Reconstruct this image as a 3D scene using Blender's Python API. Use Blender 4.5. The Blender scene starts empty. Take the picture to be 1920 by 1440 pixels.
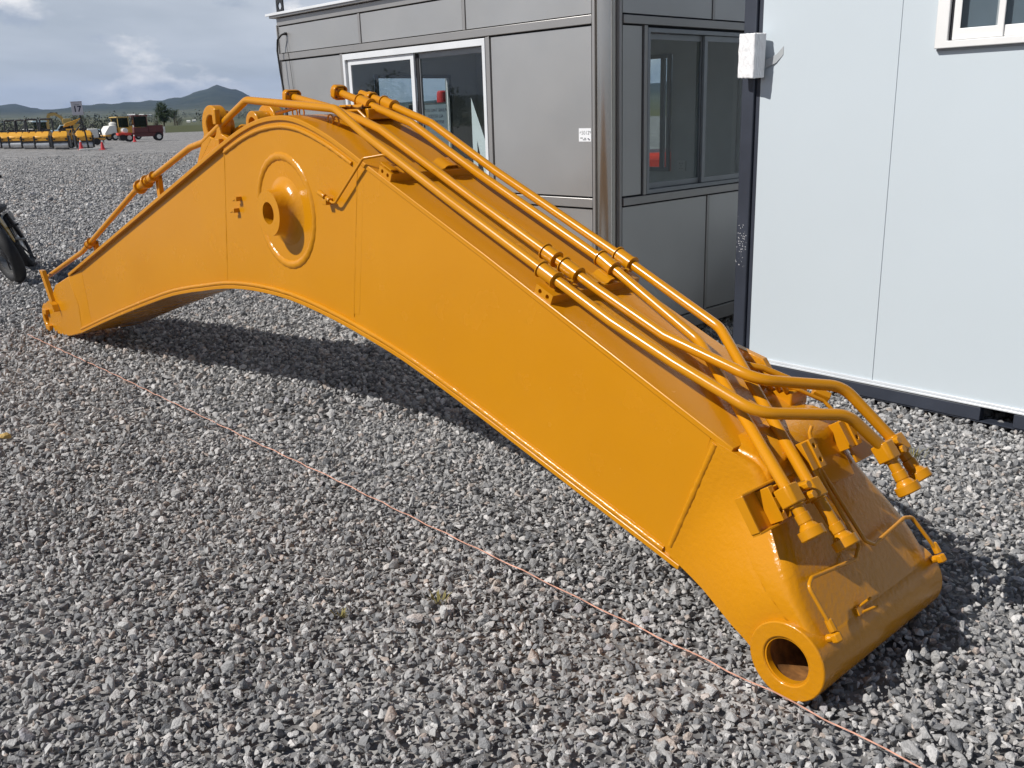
import bpy, bmesh, math, random
import numpy as np
from mathutils import Vector, Matrix
R = math.radians
random.seed(7); np.random.seed(7)
S = bpy.context.scene
C = S.collection

# ------------------------------------------------------------------ camera
F_PX, PITCH, ROLL, EYE = 1732.07, .286293, -.0325177, 1.6
def cam_axes():
    cp, sp = math.cos(PITCH), math.sin(PITCH)
    fwd = Vector((0, cp, -sp)); up = Vector((0, sp, cp)); rt = Vector((1, 0, 0))
    c, s = math.cos(ROLL), math.sin(ROLL)
    return c*rt + s*up, -s*rt + c*up, fwd
RT, UP, FW = cam_axes()
cd = bpy.data.cameras.new('camera'); cam = bpy.data.objects.new('camera', cd); C.objects.link(cam)
cd.sensor_width = 36; cd.sensor_fit = 'HORIZONTAL'; cd.lens = F_PX/1920*36
cd.clip_start = .05; cd.clip_end = 30000
cam.matrix_world = Matrix(((RT.x, UP.x, -FW.x, 0), (RT.y, UP.y, -FW.y, 0), (RT.z, UP.z, -FW.z, EYE), (0, 0, 0, 1)))
S.camera = cam
def gp(px, py, z=0.0):
    """ground point seen at a photo pixel (1920 x 1440)"""
    d = RT*((px-960)/F_PX) - UP*((py-720)/F_PX) + FW
    return Vector((0, 0, EYE)) + d*((z-EYE)/d.z)

# ------------------------------------------------------------------ boom frame (s along boom to the tip, t across, z up)
O = Vector((.83565, 2.33515, 0)); U = Vector((-.66913, .74314, 0)); N = Vector((.74314, .66913, 0))

# ------------------------------------------------------------------ sun, sky, exposure
sun_travel = (N - .41*U + Vector((0, 0, -1.02))).normalized()
sd = bpy.data.lights.new('sun', 'SUN'); so = bpy.data.objects.new('sun', sd); C.objects.link(so)
sd.energy = 5.0; sd.angle = R(.53); sd.color = (1, .965, .915)
so.rotation_mode = 'QUATERNION'; so.rotation_quaternion = sun_travel.to_track_quat('-Z', 'Y')
so.location = (-8, -4, 12)
to_sun = -sun_travel
W = bpy.data.worlds.new('World'); S.world = W; W.use_nodes = True
nt = W.node_tree; nt.nodes.clear()
def wn(t, **k):
    n = nt.nodes.new(t)
    for a, b in k.items(): setattr(n, a, b)
    return n
out = wn('ShaderNodeOutputWorld'); bg = wn('ShaderNodeBackground'); bg.inputs[1].default_value = .05
sky = wn('ShaderNodeTexSky', sky_type='NISHITA', sun_disc=False)
sky.sun_elevation = math.asin(to_sun.z); sky.sun_rotation = math.atan2(to_sun.x, to_sun.y)
sky.altitude = 1900; sky.air_density = 1.0; sky.dust_density = 1.6; sky.ozone_density = 1.5
tc = wn('ShaderNodeTexCoord'); sep = wn('ShaderNodeSeparateXYZ'); nt.links.new(tc.outputs['Generated'], sep.inputs[0])
mz = wn('ShaderNodeMath', operation='MAXIMUM'); nt.links.new(sep.outputs[2], mz.inputs[0]); mz.inputs[1].default_value = 0
az = wn('ShaderNodeMath', operation='ADD'); nt.links.new(mz.outputs[0], az.inputs[0]); az.inputs[1].default_value = .10
dx = wn('ShaderNodeMath', operation='DIVIDE'); nt.links.new(sep.outputs[0], dx.inputs[0]); nt.links.new(az.outputs[0], dx.inputs[1])
dy = wn('ShaderNodeMath', operation='DIVIDE'); nt.links.new(sep.outputs[1], dy.inputs[0]); nt.links.new(az.outputs[0], dy.inputs[1])
cb = wn('ShaderNodeCombineXYZ'); nt.links.new(dx.outputs[0], cb.inputs[0]); nt.links.new(dy.outputs[0], cb.inputs[1])
def wnoise(scale, detail, rough, off, stretch=(1, 1, 1)):
    mp = wn('ShaderNodeMapping'); mp.inputs['Location'].default_value = off; mp.inputs['Scale'].default_value = stretch
    nt.links.new(cb.outputs[0], mp.inputs[0])
    n = wn('ShaderNodeTexNoise'); n.inputs['Scale'].default_value = scale; n.inputs['Detail'].default_value = detail
    n.inputs['Roughness'].default_value = rough; nt.links.new(mp.outputs[0], n.inputs['Vector']); return n
def wramp(src, p0, p1, c0=(0, 0, 0, 1), c1=(1, 1, 1, 1)):
    r = wn('ShaderNodeValToRGB'); r.color_ramp.elements[0].position = p0; r.color_ramp.elements[1].position = p1
    r.color_ramp.elements[0].color = c0; r.color_ramp.elements[1].color = c1
    nt.links.new(src.outputs['Fac'] if 'Fac' in src.outputs else src.outputs[0], r.inputs[0]); return r
def wmix(fac, a, b):
    m = wn('ShaderNodeMix', data_type='RGBA'); nt.links.new(fac, m.inputs[0])
    for i, v in ((6, a), (7, b)):
        if isinstance(v, tuple): m.inputs[i].default_value = v
        else: nt.links.new(v, m.inputs[i])
    return m.outputs[2]
veil = wramp(wnoise(.42, 5, .5, (3.1, 1.7, 0), (1, .6, 1)),  .16, .52)       # thin high cloud sheet
az3 = wn('ShaderNodeVectorMath', operation='MULTIPLY'); nt.links.new(tc.outputs['Generated'], az3.inputs[0]); az3.inputs[1].default_value = (1, 1, 2.0)
def anoise(scale, detail, rough, off):
    mp = wn('ShaderNodeMapping'); mp.inputs['Location'].default_value = off; nt.links.new(az3.outputs[0], mp.inputs[0])
    n = wn('ShaderNodeTexNoise'); n.inputs['Scale'].default_value = scale; n.inputs['Detail'].default_value = detail; n.inputs['Roughness'].default_value = rough
    nt.links.new(mp.outputs[0], n.inputs['Vector']); return n
puff = wramp(anoise(9.5, 10, .58, (8.3, 4.1, .2)), .535, .62)                  # broken cumulus
shade = wramp(anoise(9.5, 10, .58, (8.3, 4.1, .165)), .46, .62)
hm = wn('ShaderNodeMapRange'); nt.links.new(sep.outputs[2], hm.inputs[0])
hm.inputs[1].default_value = .13; hm.inputs[2].default_value = .42; hm.inputs[3].default_value = 1; hm.inputs[4].default_value = .04
vf = wn('ShaderNodeMath', operation='MULTIPLY'); nt.links.new(veil.outputs[0], vf.inputs[0]); nt.links.new(hm.outputs[0], vf.inputs[1])
c1 = wmix(vf.outputs[0], sky.outputs[0], (13.6, 14.5, 15.8, 1))
pc = wmix(shade.outputs[0], (9.0, 10.2, 12.0, 1), (20.5, 20.3, 20.2, 1))
pf = wn('ShaderNodeMath', operation='MULTIPLY'); nt.links.new(puff.outputs[0], pf.inputs[0]); nt.links.new(hm.outputs[0], pf.inputs[1])
c2 = wmix(pf.outputs[0], c1, pc)
nt.links.new(c2, bg.inputs[0]); nt.links.new(bg.outputs[0], out.inputs[0])
S.view_settings.view_transform = 'Standard'; S.view_settings.look = 'None'
S.view_settings.exposure = 0.0; S.view_settings.gamma = 1; S.view_settings.use_curve_mapping = False
S.render.engine = 'CYCLES'
S.cycles.max_bounces = 8; S.cycles.transparent_max_bounces = 16; S.cycles.use_denoising = True
S.cycles.volume_bounces = 0; S.cycles.sample_clamp_indirect = 6

# ------------------------------------------------------------------ materials
def mat(name):
    m = bpy.data.materials.new(name); m.use_nodes = True
    return m, m.node_tree, m.node_tree.nodes['Principled BSDF']
def link(t, a, b): t.links.new(a, b)
def tnoise(t, scale, detail=4, rough=.55, coord='Object', stretch=None):
    tc = t.nodes.new('ShaderNodeTexCoord'); n = t.nodes.new('ShaderNodeTexNoise')
    n.inputs['Scale'].default_value = scale; n.inputs['Detail'].default_value = detail; n.inputs['Roughness'].default_value = rough
    if stretch:
        mp = t.nodes.new('ShaderNodeMapping'); mp.inputs['Scale'].default_value = stretch
        link(t, tc.outputs[coord], mp.inputs[0]); link(t, mp.outputs[0], n.inputs['Vector'])
    else: link(t, tc.outputs[coord], n.inputs['Vector'])
    return n
def ramp(t, src, stops):
    r = t.nodes.new('ShaderNodeValToRGB'); e = r.color_ramp.elements
    while len(e) > len(stops): e.remove(e[-1])
    while len(e) < len(stops): e.new(1)
    for k, (p, c) in enumerate(stops):
        e[k].position = p; e[k].color = c if len(c) == 4 else (*c, 1)
    link(t, src, r.inputs[0]); return r
def bump(t, b, src, strength, dist=.01):
    n = t.nodes.new('ShaderNodeBump'); n.inputs['Strength'].default_value = strength; n.inputs['Distance'].default_value = dist
    link(t, src, n.inputs['Height']); link(t, n.outputs[0], b.inputs['Normal']); return n
def simple(name, col, rough=.5, metal=0, var=.12, scale=6, bmp=0, bscale=40, spec=.5, bdist=.004):
    m, t, b = mat(name)
    n = tnoise(t, scale, 5)
    lo = tuple(c*(1-var) for c in col); hi = tuple(min(1, c*(1+var)) for c in col)
    link(t, ramp(t, n.outputs['Fac'], [(.3, lo), (.7, hi)]).outputs[0], b.inputs['Base Color'])
    b.inputs['Roughness'].default_value = rough; b.inputs['Metallic'].default_value = metal
    b.inputs['Specular IOR Level'].default_value = spec
    if bmp: bump(t, b, tnoise(t, bscale, 4).outputs['Fac'], bmp, bdist)
    return m
def make_paint():
    m, t, b = mat('boom_paint')
    n = tnoise(t, 1.6, 6, .6)
    col = ramp(t, n.outputs['Fac'], [(.30, (.535, .217, .0040)), (.55, (.555, .229, .0048)), (.75, (.575, .241, .0056))])
    dust = tnoise(t, 9, 8, .7); df = ramp(t, dust.outputs['Fac'], [(.58, (0, 0, 0)), (.80, (1, 1, 1))])
    mx = t.nodes.new('ShaderNodeMix'); mx.data_type = 'RGBA'
    ml = t.nodes.new('ShaderNodeMath'); ml.operation = 'MULTIPLY'; ml.inputs[1].default_value = .10
    link(t, df.outputs[0], ml.inputs[0]); link(t, ml.outputs[0], mx.inputs[0]); link(t, col.outputs[0], mx.inputs[6]); mx.inputs[7].default_value = (.46, .22, .04, 1)
    link(t, mx.outputs[2], b.inputs['Base Color'])
    rr = ramp(t, tnoise(t, 4, 5).outputs['Fac'], [(.3, (.17,)*3), (.7, (.30,)*3)]); link(t, rr.outputs[0], b.inputs['Roughness'])
    b.inputs['Specular IOR Level'].default_value = .42
    a = tnoise(t, 3.2, 3); c = tnoise(t, 160, 3)
    b1 = t.nodes.new('ShaderNodeBump'); b1.inputs['Strength'].default_value = .10; b1.inputs['Distance'].default_value = .006; link(t, a.outputs['Fac'], b1.inputs['Height'])
    b2 = t.nodes.new('ShaderNodeBump'); b2.inputs['Strength'].default_value = .10; b2.inputs['Distance'].default_value = .0015; link(t, c.outputs['Fac'], b2.inputs['Height'])
    link(t, b1.outputs[0], b2.inputs['Normal']); link(t, b2.outputs[0], b.inputs['Normal'])
    return m
PAINT = make_paint()
def make_cast():
    m = PAINT.copy(); m.name = 'boom_paint_cast'; t = m.node_tree
    for n in t.nodes:
        if n.type == 'BUMP' and n.inputs['Distance'].default_value < .003:
            n.inputs['Strength'].default_value = .45; n.inputs['Distance'].default_value = .004
            n.inputs['Height'].links[0].from_node.inputs['Scale'].default_value = 55
    return m
CAST = make_cast()
RUST = simple('bore_rust', (.20, .085, .02), .8, 0, .5, 30, .5, 60)
def steel_panel(name, col, rough, metal):
    m, t, b = mat(name)
    n = tnoise(t, .9, 4); link(t, ramp(t, n.outputs['Fac'], [(.3, tuple(c*.92 for c in col)), (.7, tuple(c*1.06 for c in col))]).outputs[0], b.inputs['Base Color'])
    b.inputs['Metallic'].default_value = metal
    r2 = ramp(t, tnoise(t, 2.5, 4, .5).outputs['Fac'], [(.3, (rough-.05,)*3), (.7, (rough+.05,)*3)]); link(t, r2.outputs[0], b.inputs['Roughness'])
    return m
GREY = steel_panel('grey_panel_steel', (.46, .456, .448), .37, .60)
GREYF = steel_panel('grey_frame_steel', (.36, .35, .34), .36, .5)
COLUMN = steel_panel('stainless_column', (.50, .47, .43), .22, .9)
GAP = simple('dark_joint', (.012, .012, .016), .8)
ALU = simple('white_aluminium', (.72, .74, .76), .35, .1, .05)
ALUG = simple('grey_aluminium', (.26, .275, .29), .4, .3, .06)
WHITEP = simple('white_sandwich_panel', (.545, .605, .645), .34, 0, .02, .7, .05, 1.1, .5, .03)
FLASH = simple('white_flashing', (.70, .73, .76), .3, .2, .05)
NAVY = simple('navy_frame_paint', (.034, .040, .056), .42, 0, .15, 5, .06, 90)
UPVC = simple('white_window_frame', (.78, .775, .76), .35, 0, .03)
INNER = simple('cabin_lining', (.70, .71, .71), .6, 0, .05)
FLOORM = simple('cabin_floor', (.14, .13, .12), .7, 0, .2)
FOAM = simple('white_foam', (.80, .80, .81), .9, 0, .03, 20, .5, 45, .2, .006)
TAPE = simple('clear_tape', (.42, .44, .45), .25, 0, .05)
BLACK = simple('black_rubber', (.016, .016, .017), .7, 0, .3, 20, .2, 60)
BLACKP = simple('black_steel', (.02, .02, .022), .4, 0, .2)
CHROME = simple('bare_steel', (.55, .55, .54), .28, .9, .1)
YEL = simple('machine_yellow', (.72, .36, .035), .4, 0, .08)
TAN = simple('machine_tan', (.50, .34, .10), .45, 0, .1)
DRUM = simple('drum_steel', (.56, .57, .58), .38, .6, .12, 3)
RED = simple('machine_dark_red', (.115, .020, .018), .4, 0, .15)
REDB = simple('machine_bright_red', (.66, .045, .022), .4, 0, .1)
CONE = simple('cone_red', (.62, .045, .05), .5, 0, .08)
WHITE = simple('machine_white', (.76, .75, .70), .4, 0, .05)
BLUEP = simple('pale_blue_paint', (.42, .55, .62), .35, 0, .06)
SIGNW = simple('sign_board', (.55, .53, .57), .5, 0, .04)
INK = simple('dark_ink', (.02, .018, .05), .6)
INKG = simple('grey_ink', (.22, .23, .24), .6)
PAPER = simple('translucent_paper', (.18, .21, .24), .7, 0, .05)
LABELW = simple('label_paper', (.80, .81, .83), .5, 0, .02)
STRING = simple('orange_string', (.62, .33, .24), .8, 0, .35, 25)
SPONGE = simple('tan_sponge', (.46, .31, .10), .9, 0, .2, 60, .6, 80)
BARK = simple('bark', (.09, .065, .045), .9, 0, .3, 8)
def glass(name, tint, rough=0.0, ior=1.5):
    m = bpy.data.materials.new(name); m.use_nodes = True; t = m.node_tree; t.nodes.clear()
    o = t.nodes.new('ShaderNodeOutputMaterial'); mx = t.nodes.new('ShaderNodeMixShader')
    tr = t.nodes.new('ShaderNodeBsdfTransparent'); gl = t.nodes.new('ShaderNodeBsdfGlossy'); fr = t.nodes.new('ShaderNodeFresnel')
    tr.inputs[0].default_value = (*tint, 1); gl.inputs['Roughness'].default_value = rough; fr.inputs[0].default_value = ior
    ge = t.nodes.new('ShaderNodeNewGeometry'); sb_ = t.nodes.new('ShaderNodeMath'); sb_.operation = 'SUBTRACT'; sb_.inputs[0].default_value = 1; link(t, ge.outputs['Backfacing'], sb_.inputs[1])
    mlt = t.nodes.new('ShaderNodeMath'); mlt.operation = 'MULTIPLY'; link(t, fr.outputs[0], mlt.inputs[0]); link(t, sb_.outputs[0], mlt.inputs[1]); link(t, mlt.outputs[0], mx.inputs[0]); link(t, tr.outputs[0], mx.inputs[1]); link(t, gl.outputs[0], mx.inputs[2]); link(t, mx.outputs[0], o.inputs[0])
    return m
GLASS = glass('window_glass', (.84, .88, .88), 0, 1.7)
GLASSD = glass('frosted_window_glass', (.62, .66, .68), .12, 1.5)
VGLASS = glass('vehicle_glass', (.35, .42, .42), .02, 1.5)
def leafmat(name, c0, c1):
    m, t, b = mat(name)
    oi = t.nodes.new('ShaderNodeTexCoord'); n = t.nodes.new('ShaderNodeTexNoise'); n.inputs['Scale'].default_value = 1.1; n.inputs['Detail'].default_value = 6
    link(t, oi.outputs['Object'], n.inputs['Vector'])
    link(t, ramp(t, n.outputs['Fac'], [(.35, c0), (.65, c1)]).outputs[0], b.inputs['Base Color'])
    b.inputs['Roughness'].default_value = .7; b.inputs['Specular IOR Level'].default_value = .2
    return m
LEAF = leafmat('tree_leaves', (.028, .045, .018), (.075, .105, .040))
LEAF2 = leafmat('scrub_leaves', (.065, .075, .05), (.12, .125, .085))
DRY = leafmat('dry_grass', (.20, .17, .06), (.34, .30, .12))

def make_stone():
    m, t, b = mat('crushed_rock')
    oi = t.nodes.new('ShaderNodeObjectInfo')
    r = ramp(t, oi.outputs['Random'], [(0, (.16, .163, .170)), (.25, (.26, .26, .262)), (.52, (.36, .356, .35)), (.78, (.47, .46, .45)), (.90, (.62, .605, .59)), (.93, (.47, .395, .35)), (.97, (.42, .365, .32)), (1, (.36, .355, .38))])
    n = tnoise(t, 3.0, 5, .65); nr = ramp(t, n.outputs['Fac'], [(.25, (.72,)*3), (.75, (1.25,)*3)])
    mu = t.nodes.new('ShaderNodeMix'); mu.data_type = 'RGBA'; mu.blend_type = 'MULTIPLY'; mu.inputs[0].default_value = 1
    link(t, r.outputs[0], mu.inputs[6]); link(t, nr.outputs[0], mu.inputs[7]); link(t, mu.outputs[2], b.inputs['Base Color'])
    b.inputs['Roughness'].default_value = .62; b.inputs['Specular IOR Level'].default_value = .35
    bump(t, b, tnoise(t, 9, 4).outputs['Fac'], .35, .05)
    return m
STONE = make_stone()
def make_yard():
    m, t, b = mat('gravel_ground')
    tcn = t.nodes.new('ShaderNodeTexCoord')
    def vor(scale):
        v = t.nodes.new('ShaderNodeTexVoronoi'); v.inputs['Scale'].default_value = scale; v.inputs['Randomness'].default_value = 1; link(t, tcn.outputs['Object'], v.inputs['Vector']); return v
    v1 = vor(20); v2 = vor(3.2)
    hs = t.nodes.new('ShaderNodeSeparateColor'); link(t, v1.outputs['Color'], hs.inputs[0])
    c = ramp(t, hs.outputs[0], [(0, (.16, .16, .165)), (.5, (.262, .258, .255)), (.85, (.365, .357, .35)), (1, (.48, .455, .44))])
    hs2 = t.nodes.new('ShaderNodeSeparateColor'); link(t, v2.outputs['Color'], hs2.inputs[0])
    c2 = ramp(t, hs2.outputs[1], [(0, (.66,)*3), (1, (1.32,)*3)])
    big = ramp(t, tnoise(t, .09, 6, .6, 'Object', (1, 2.2, 1)).outputs['Fac'], [(.3, (.88,)*3), (.7, (1.10, 1.09, 1.07))])
    def mul(a, bb):
        mu = t.nodes.new('ShaderNodeMix'); mu.data_type = 'RGBA'; mu.blend_type = 'MULTIPLY'; mu.inputs[0].default_value = 1
        link(t, a, mu.inputs[6]); link(t, bb, mu.inputs[7]); return mu.outputs[2]
    link(t, mul(mul(c.outputs[0], c2.outputs[0]), big.outputs[0]), b.inputs['Base Color'])
    b.inputs['Roughness'].default_value = .8; b.inputs['Specular IOR Level'].default_value = .25
    bump(t, b, v1.outputs['Distance'], .9, .03)
    return m
YARD = make_yard()
def make_field():
    m, t, b = mat('field_and_hill_cover')
    g = t.nodes.new('ShaderNodeNewGeometry'); sp = t.nodes.new('ShaderNodeSeparateXYZ'); link(t, g.outputs['Position'], sp.inputs[0])
    n = tnoise(t, .004, 9, .7); n2 = tnoise(t, .03, 6, .7)
    a = ramp(t, n.outputs['Fac'], [(.32, (.055, .068, .036)), (.5, (.10, .108, .060)), (.64, (.17, .155, .085))])
    n3 = tnoise(t, .009, 8, .75)
    hcol = ramp(t, n3.outputs['Fac'], [(.35, (.016, .026, .016)), (.5, (.034, .045, .026)), (.66, (.070, .074, .046))])
    mr = t.nodes.new('ShaderNodeMapRange'); link(t, sp.outputs[2], mr.inputs[0]); mr.inputs[1].default_value = 30; mr.inputs[2].default_value = 60
    mx = t.nodes.new('ShaderNodeMix'); mx.data_type = 'RGBA'; link(t, mr.outputs[0], mx.inputs[0]); link(t, a.outputs[0], mx.inputs[6]); link(t, hcol.outputs[0], mx.inputs[7])
    link(t, mx.outputs[2], b.inputs['Base Color']); b.inputs['Roughness'].default_value = .9; b.inputs['Specular IOR Level'].default_value = .1
    return m
FIELD = make_field()

# ------------------------------------------------------------------ mesh helpers
def rot_to(axis):
    return Vector((0, 0, 1)).rotation_difference(Vector(axis).normalized()).to_matrix()
class MB:
    def __init__(s): s.bm = bmesh.new()
    def box(s, x0, x1, y0, y1, z0, z1, M=None):
        p = [Vector((x, y, z)) for z in (z0, z1) for y in (y0, y1) for x in (x0, x1)]
        if M is not None: p = [M @ q for q in p]
        v = [s.bm.verts.new(q) for q in p]
        for f in ((0, 2, 3, 1), (4, 5, 7, 6), (0, 1, 5, 4), (2, 6, 7, 3), (0, 4, 6, 2), (1, 3, 7, 5)): s.bm.faces.new([v[i] for i in f])
        return s
    def loft(s, rings, closed=True, caps=True):
        V = [[s.bm.verts.new(p) for p in r] for r in rings]
        n = len(V[0])
        for a, b in zip(V, V[1:]):
            for i in range(n if closed else n-1):
                j = (i+1) % n; s.bm.faces.new((a[i], a[j], b[j], b[i]))
        if caps and closed:
            s.bm.faces.new(list(reversed(V[0]))); s.bm.faces.new(V[-1])
        return s
    def cyl(s, p0, p1, r0, r1=None, n=24, caps=True):
        p0, p1 = Vector(p0), Vector(p1); r1 = r0 if r1 is None else r1
        M = rot_to(p1-p0)
        ring = lambda p, r: [p + M @ Vector((r*math.cos(2*math.pi*i/n), r*math.sin(2*math.pi*i/n), 0)) for i in range(n)]
        return s.loft([ring(p0, r0), ring(p1, r1)], True, caps)
    def lathe(s, p0, axis, prof, n=32, caps=True):
        """prof: list of (distance along the axis, radius)"""
        p0 = Vector(p0); ax = Vector(axis).normalized(); M = rot_to(ax)
        return s.loft([[p0 + ax*d + M @ Vector((r*math.cos(2*math.pi*i/n), r*math.sin(2*math.pi*i/n), 0)) for i in range(n)] for d, r in prof], True, caps)
    def ring(s, p0, axis, r_in, r_out, d0, d1, n=32):
        p0 = Vector(p0); ax = Vector(axis).normalized(); M = rot_to(ax)
        def rg(d, r): return [s.bm.verts.new(p0 + ax*d + M @ Vector((r*math.cos(2*math.pi*i/n), r*math.sin(2*math.pi*i/n), 0))) for i in range(n)]
        a, b, c, d = rg(d0, r_in), rg(d0, r_out), rg(d1, r_out), rg(d1, r_in)
        for p, q in ((a, b), (b, c), (c, d), (d, a)):
            for i in range(n): j = (i+1) % n; s.bm.faces.new((p[i], p[j], q[j], q[i]))
        return s
    def plate(s, outer, holes, f0, f1):
        """flat plate with real holes; f0/f1 map a 2D point to the two faces"""
        def side(f):
            es, loops = [], []
            for lp in [outer]+holes:
                vs = [s.bm.verts.new(f(p)) for p in lp]; loops.append(vs)
                es += [s.bm.edges.new((vs[i], vs[(i+1) % len(vs)])) for i in range(len(vs))]
            bmesh.ops.triangle_fill(s.bm, use_beauty=True, use_dissolve=False, edges=es)
            return loops
        A, B = side(f0), side(f1)
        for a, b in zip(A, B):
            for i in range(len(a)): j = (i+1) % len(a); s.bm.faces.new((a[i], a[j], b[j], b[i]))
        return s
    def tube(s, pts, r, bend=.08, n=14, caps=True, wob=0):
        P = fillet([Vector(p) for p in pts], bend)
        T = [(P[min(i+1, len(P)-1)]-P[max(i-1, 0)]).normalized() for i in range(len(P))]
        x = T[0].orthogonal().normalized(); rings = []
        for p, t in zip(P, T):
            x = (x - t*x.dot(t)).normalized(); y = t.cross(x)
            rr = r*(1+wob*(random.random()-.5))
            rings.append([p + x*rr*math.cos(2*math.pi*i/n) + y*rr*math.sin(2*math.pi*i/n) for i in range(n)])
        return s.loft(rings, True, caps)
    def strip(s, pts, width_vec, thick):
        """bent sheet-metal strip following pts"""
        P = [Vector(p) for p in pts]; w = Vector(width_vec); rings = []
        for i, p in enumerate(P):
            t = (P[min(i+1, len(P)-1)]-P[max(i-1, 0)]).normalized(); nn = t.cross(w).normalized()*thick/2
            rings.append([p-w/2-nn, p+w/2-nn, p+w/2+nn, p-w/2+nn])
        return s.loft(rings, True, True)
    def mesh(s, name, smooth=30):
        bmesh.ops.recalc_face_normals(s.bm, faces=s.bm.faces[:])
        me = bpy.data.meshes.new(name); s.bm.to_mesh(me); s.bm.free()
        if smooth:
            me.polygons.foreach_set('use_smooth', [True]*len(me.polygons)); me.set_sharp_from_angle(angle=R(smooth))
        return me
def fillet(P, bend, seg=7):
    if bend <= 0 or len(P) < 3: return P
    out = [P[0]]
    for a, b, c in zip(P, P[1:], P[2:]):
        d1 = (a-b); d2 = (c-b); l1, l2 = d1.length, d2.length; d1.normalize(); d2.normalize()
        ang = d1.angle(d2)
        if ang > R(176): out.append(b); continue
        k = min(bend/math.tan(ang/2), l1*.48, l2*.48)
        p, q = b+d1*k, b+d2*k
        for i in range(seg+1):
            u = i/seg; out.append(p*(1-u)**2 + b*2*u*(1-u) + q*u*u)
    out.append(P[-1]); return out
def obj(name, mb, m, parent=None, bevel=0, seg=2, smooth=30, label=None, kind=None):
    me = mb.mesh(name, smooth) if isinstance(mb, MB) else mb
    o = bpy.data.objects.new(name, me); C.objects.link(o)
    if m: 
        if len(me.materials) == 0: me.materials.append(m)
    if parent: o.parent = parent
    if bevel:
        b = o.modifiers.new('bevel', 'BEVEL'); b.width = bevel; b.segments = seg; b.limit_method = 'ANGLE'; b.angle_limit = R(40); b.harden_normals = False
    if label: o['label'] = label
    if kind: o['kind'] = kind
    return o
def tag(o, label, cat, group=None):
    o['label'] = label; o['category'] = cat
    if group: o['group'] = group
    return o
def thing(name, label, cat, loc=(0, 0, 0), rz=0, group=None):
    o = bpy.data.objects.new(name, None); C.objects.link(o); o.location = loc; o.rotation_euler = (0, 0, rz); o.empty_display_size = .3
    return tag(o, label, cat, group)
def copy_tree(o, parent=None):
    c = o.copy(); C.objects.link(c); c.parent = parent
    for ch in list(o.children): copy_tree(ch, c)
    return c
def text_mesh(body, size, depth=.001, bold=0, spacing=1):
    cu = bpy.data.curves.new('t', 'FONT'); cu.body = body; cu.size = size; cu.extrude = depth; cu.align_x = 'CENTER'; cu.align_y = 'CENTER'; cu.offset = bold; cu.space_line = spacing
    o = bpy.data.objects.new('t', cu); C.objects.link(o)
    dg = bpy.context.evaluated_depsgraph_get(); me = bpy.data.meshes.new_from_object(o.evaluated_get(dg))
    bpy.data.objects.remove(o); bpy.data.curves.remove(cu); return me
def circ(cx, cy, r, n=28, a0=0): return [(cx+r*math.cos(a0+2*math.pi*i/n), cy+r*math.sin(a0+2*math.pi*i/n)) for i in range(n)]
def catmull(P, k=6):
    P = [np.array(p, float) for p in P]; Q = [2*P[0]-P[1]]+P+[2*P[-1]-P[-2]]; out = []
    for a, b, c, d in zip(Q, Q[1:], Q[2:], Q[3:]):
        for i in range(k):
            u = i/k; out.append(.5*((2*b)+(c-a)*u+(2*a-5*b+4*c-d)*u*u+(-a+3*b-3*c+d)*u**3))
    out.append(P[-1]); return [tuple(p) for p in out]

# ================================================================== ground and far terrain
mb = MB(); n = 96
v0 = mb.bm.verts.new((0, 60, -.034)); rings = []
for rr in (20, 60, 130): rings.append([mb.bm.verts.new((rr*math.cos(2*math.pi*i/n), 60+rr*math.sin(2*math.pi*i/n), -.034)) for i in range(n)])
for i in range(n): mb.bm.faces.new((v0, rings[0][i], rings[0][(i+1) % n]))
for a, b in zip(rings, rings[1:]):
    for i in range(n): j = (i+1) % n; mb.bm.faces.new((a[i], a[j], b[j], b[i]))
o = obj('gravel_yard', mb, YARD, smooth=0); o['kind'] = 'structure'

HILL = [(-60, 1.0), (-45, 1.15), (-36, .95), (-32.1, 1.15), (-28.9, 1.06), (-27.4, 1.13), (-26.5, 1.16), (-25.9, .98), (-25.05, .85), (-23.6, 1.03), (-22.2, 1.08), (-21.1, 1.16), (-19.5, 1.18), (-18.3, 1.35), (-17.4, 1.64), (-16.5, 1.88), (-15.9, 1.80), (-15.4, 1.71), (-14.3, 1.19), (-12.8, .94), (-10.7, .76), (-7.6, .66), (0, .9), (12, 1.5), (25, .9), (40, 1.2), (60, .7)]
def elev(a):
    xs = [h[0] for h in HILL]; ys = [h[1] for h in HILL]
    return float(np.interp(a, xs, ys))
def sst(x): x = max(0, min(1, x)); return x*x*(3-2*x)
def terrain_h(x, y):
    r = math.hypot(x, y-0); a = math.degrees(math.atan2(x, y)); d = math.hypot(x, y-60)
    h = -.05
    h += 1.15*sst((d-126)/5)*(1-.75*sst((d-136)/22))
    h += 34*sst((r-500)/3600)
    a2 = a if abs(a) < 60 else 60*math.copysign(1, a)
    far = -25.5 > a
    R0 = 6200 if far else 5200
    top = math.tan(R(elev(a2)))*R0 + 1.6 - 34
    wig = 1+.05*math.sin(a*5.1)*math.cos(r/310)+.03*math.sin(a*17+r/170)
    if r < R0: h += top*sst((r-2600)/(R0-2600))**1.3*(wig if r < R0-300 else 1)
    else: h += top*(1-sst((r-R0)/3000))
    return h
az_list = np.concatenate([np.linspace(-180, -62, 24), np.linspace(-60, 60, 361), np.linspace(62, 178, 24)])
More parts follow.
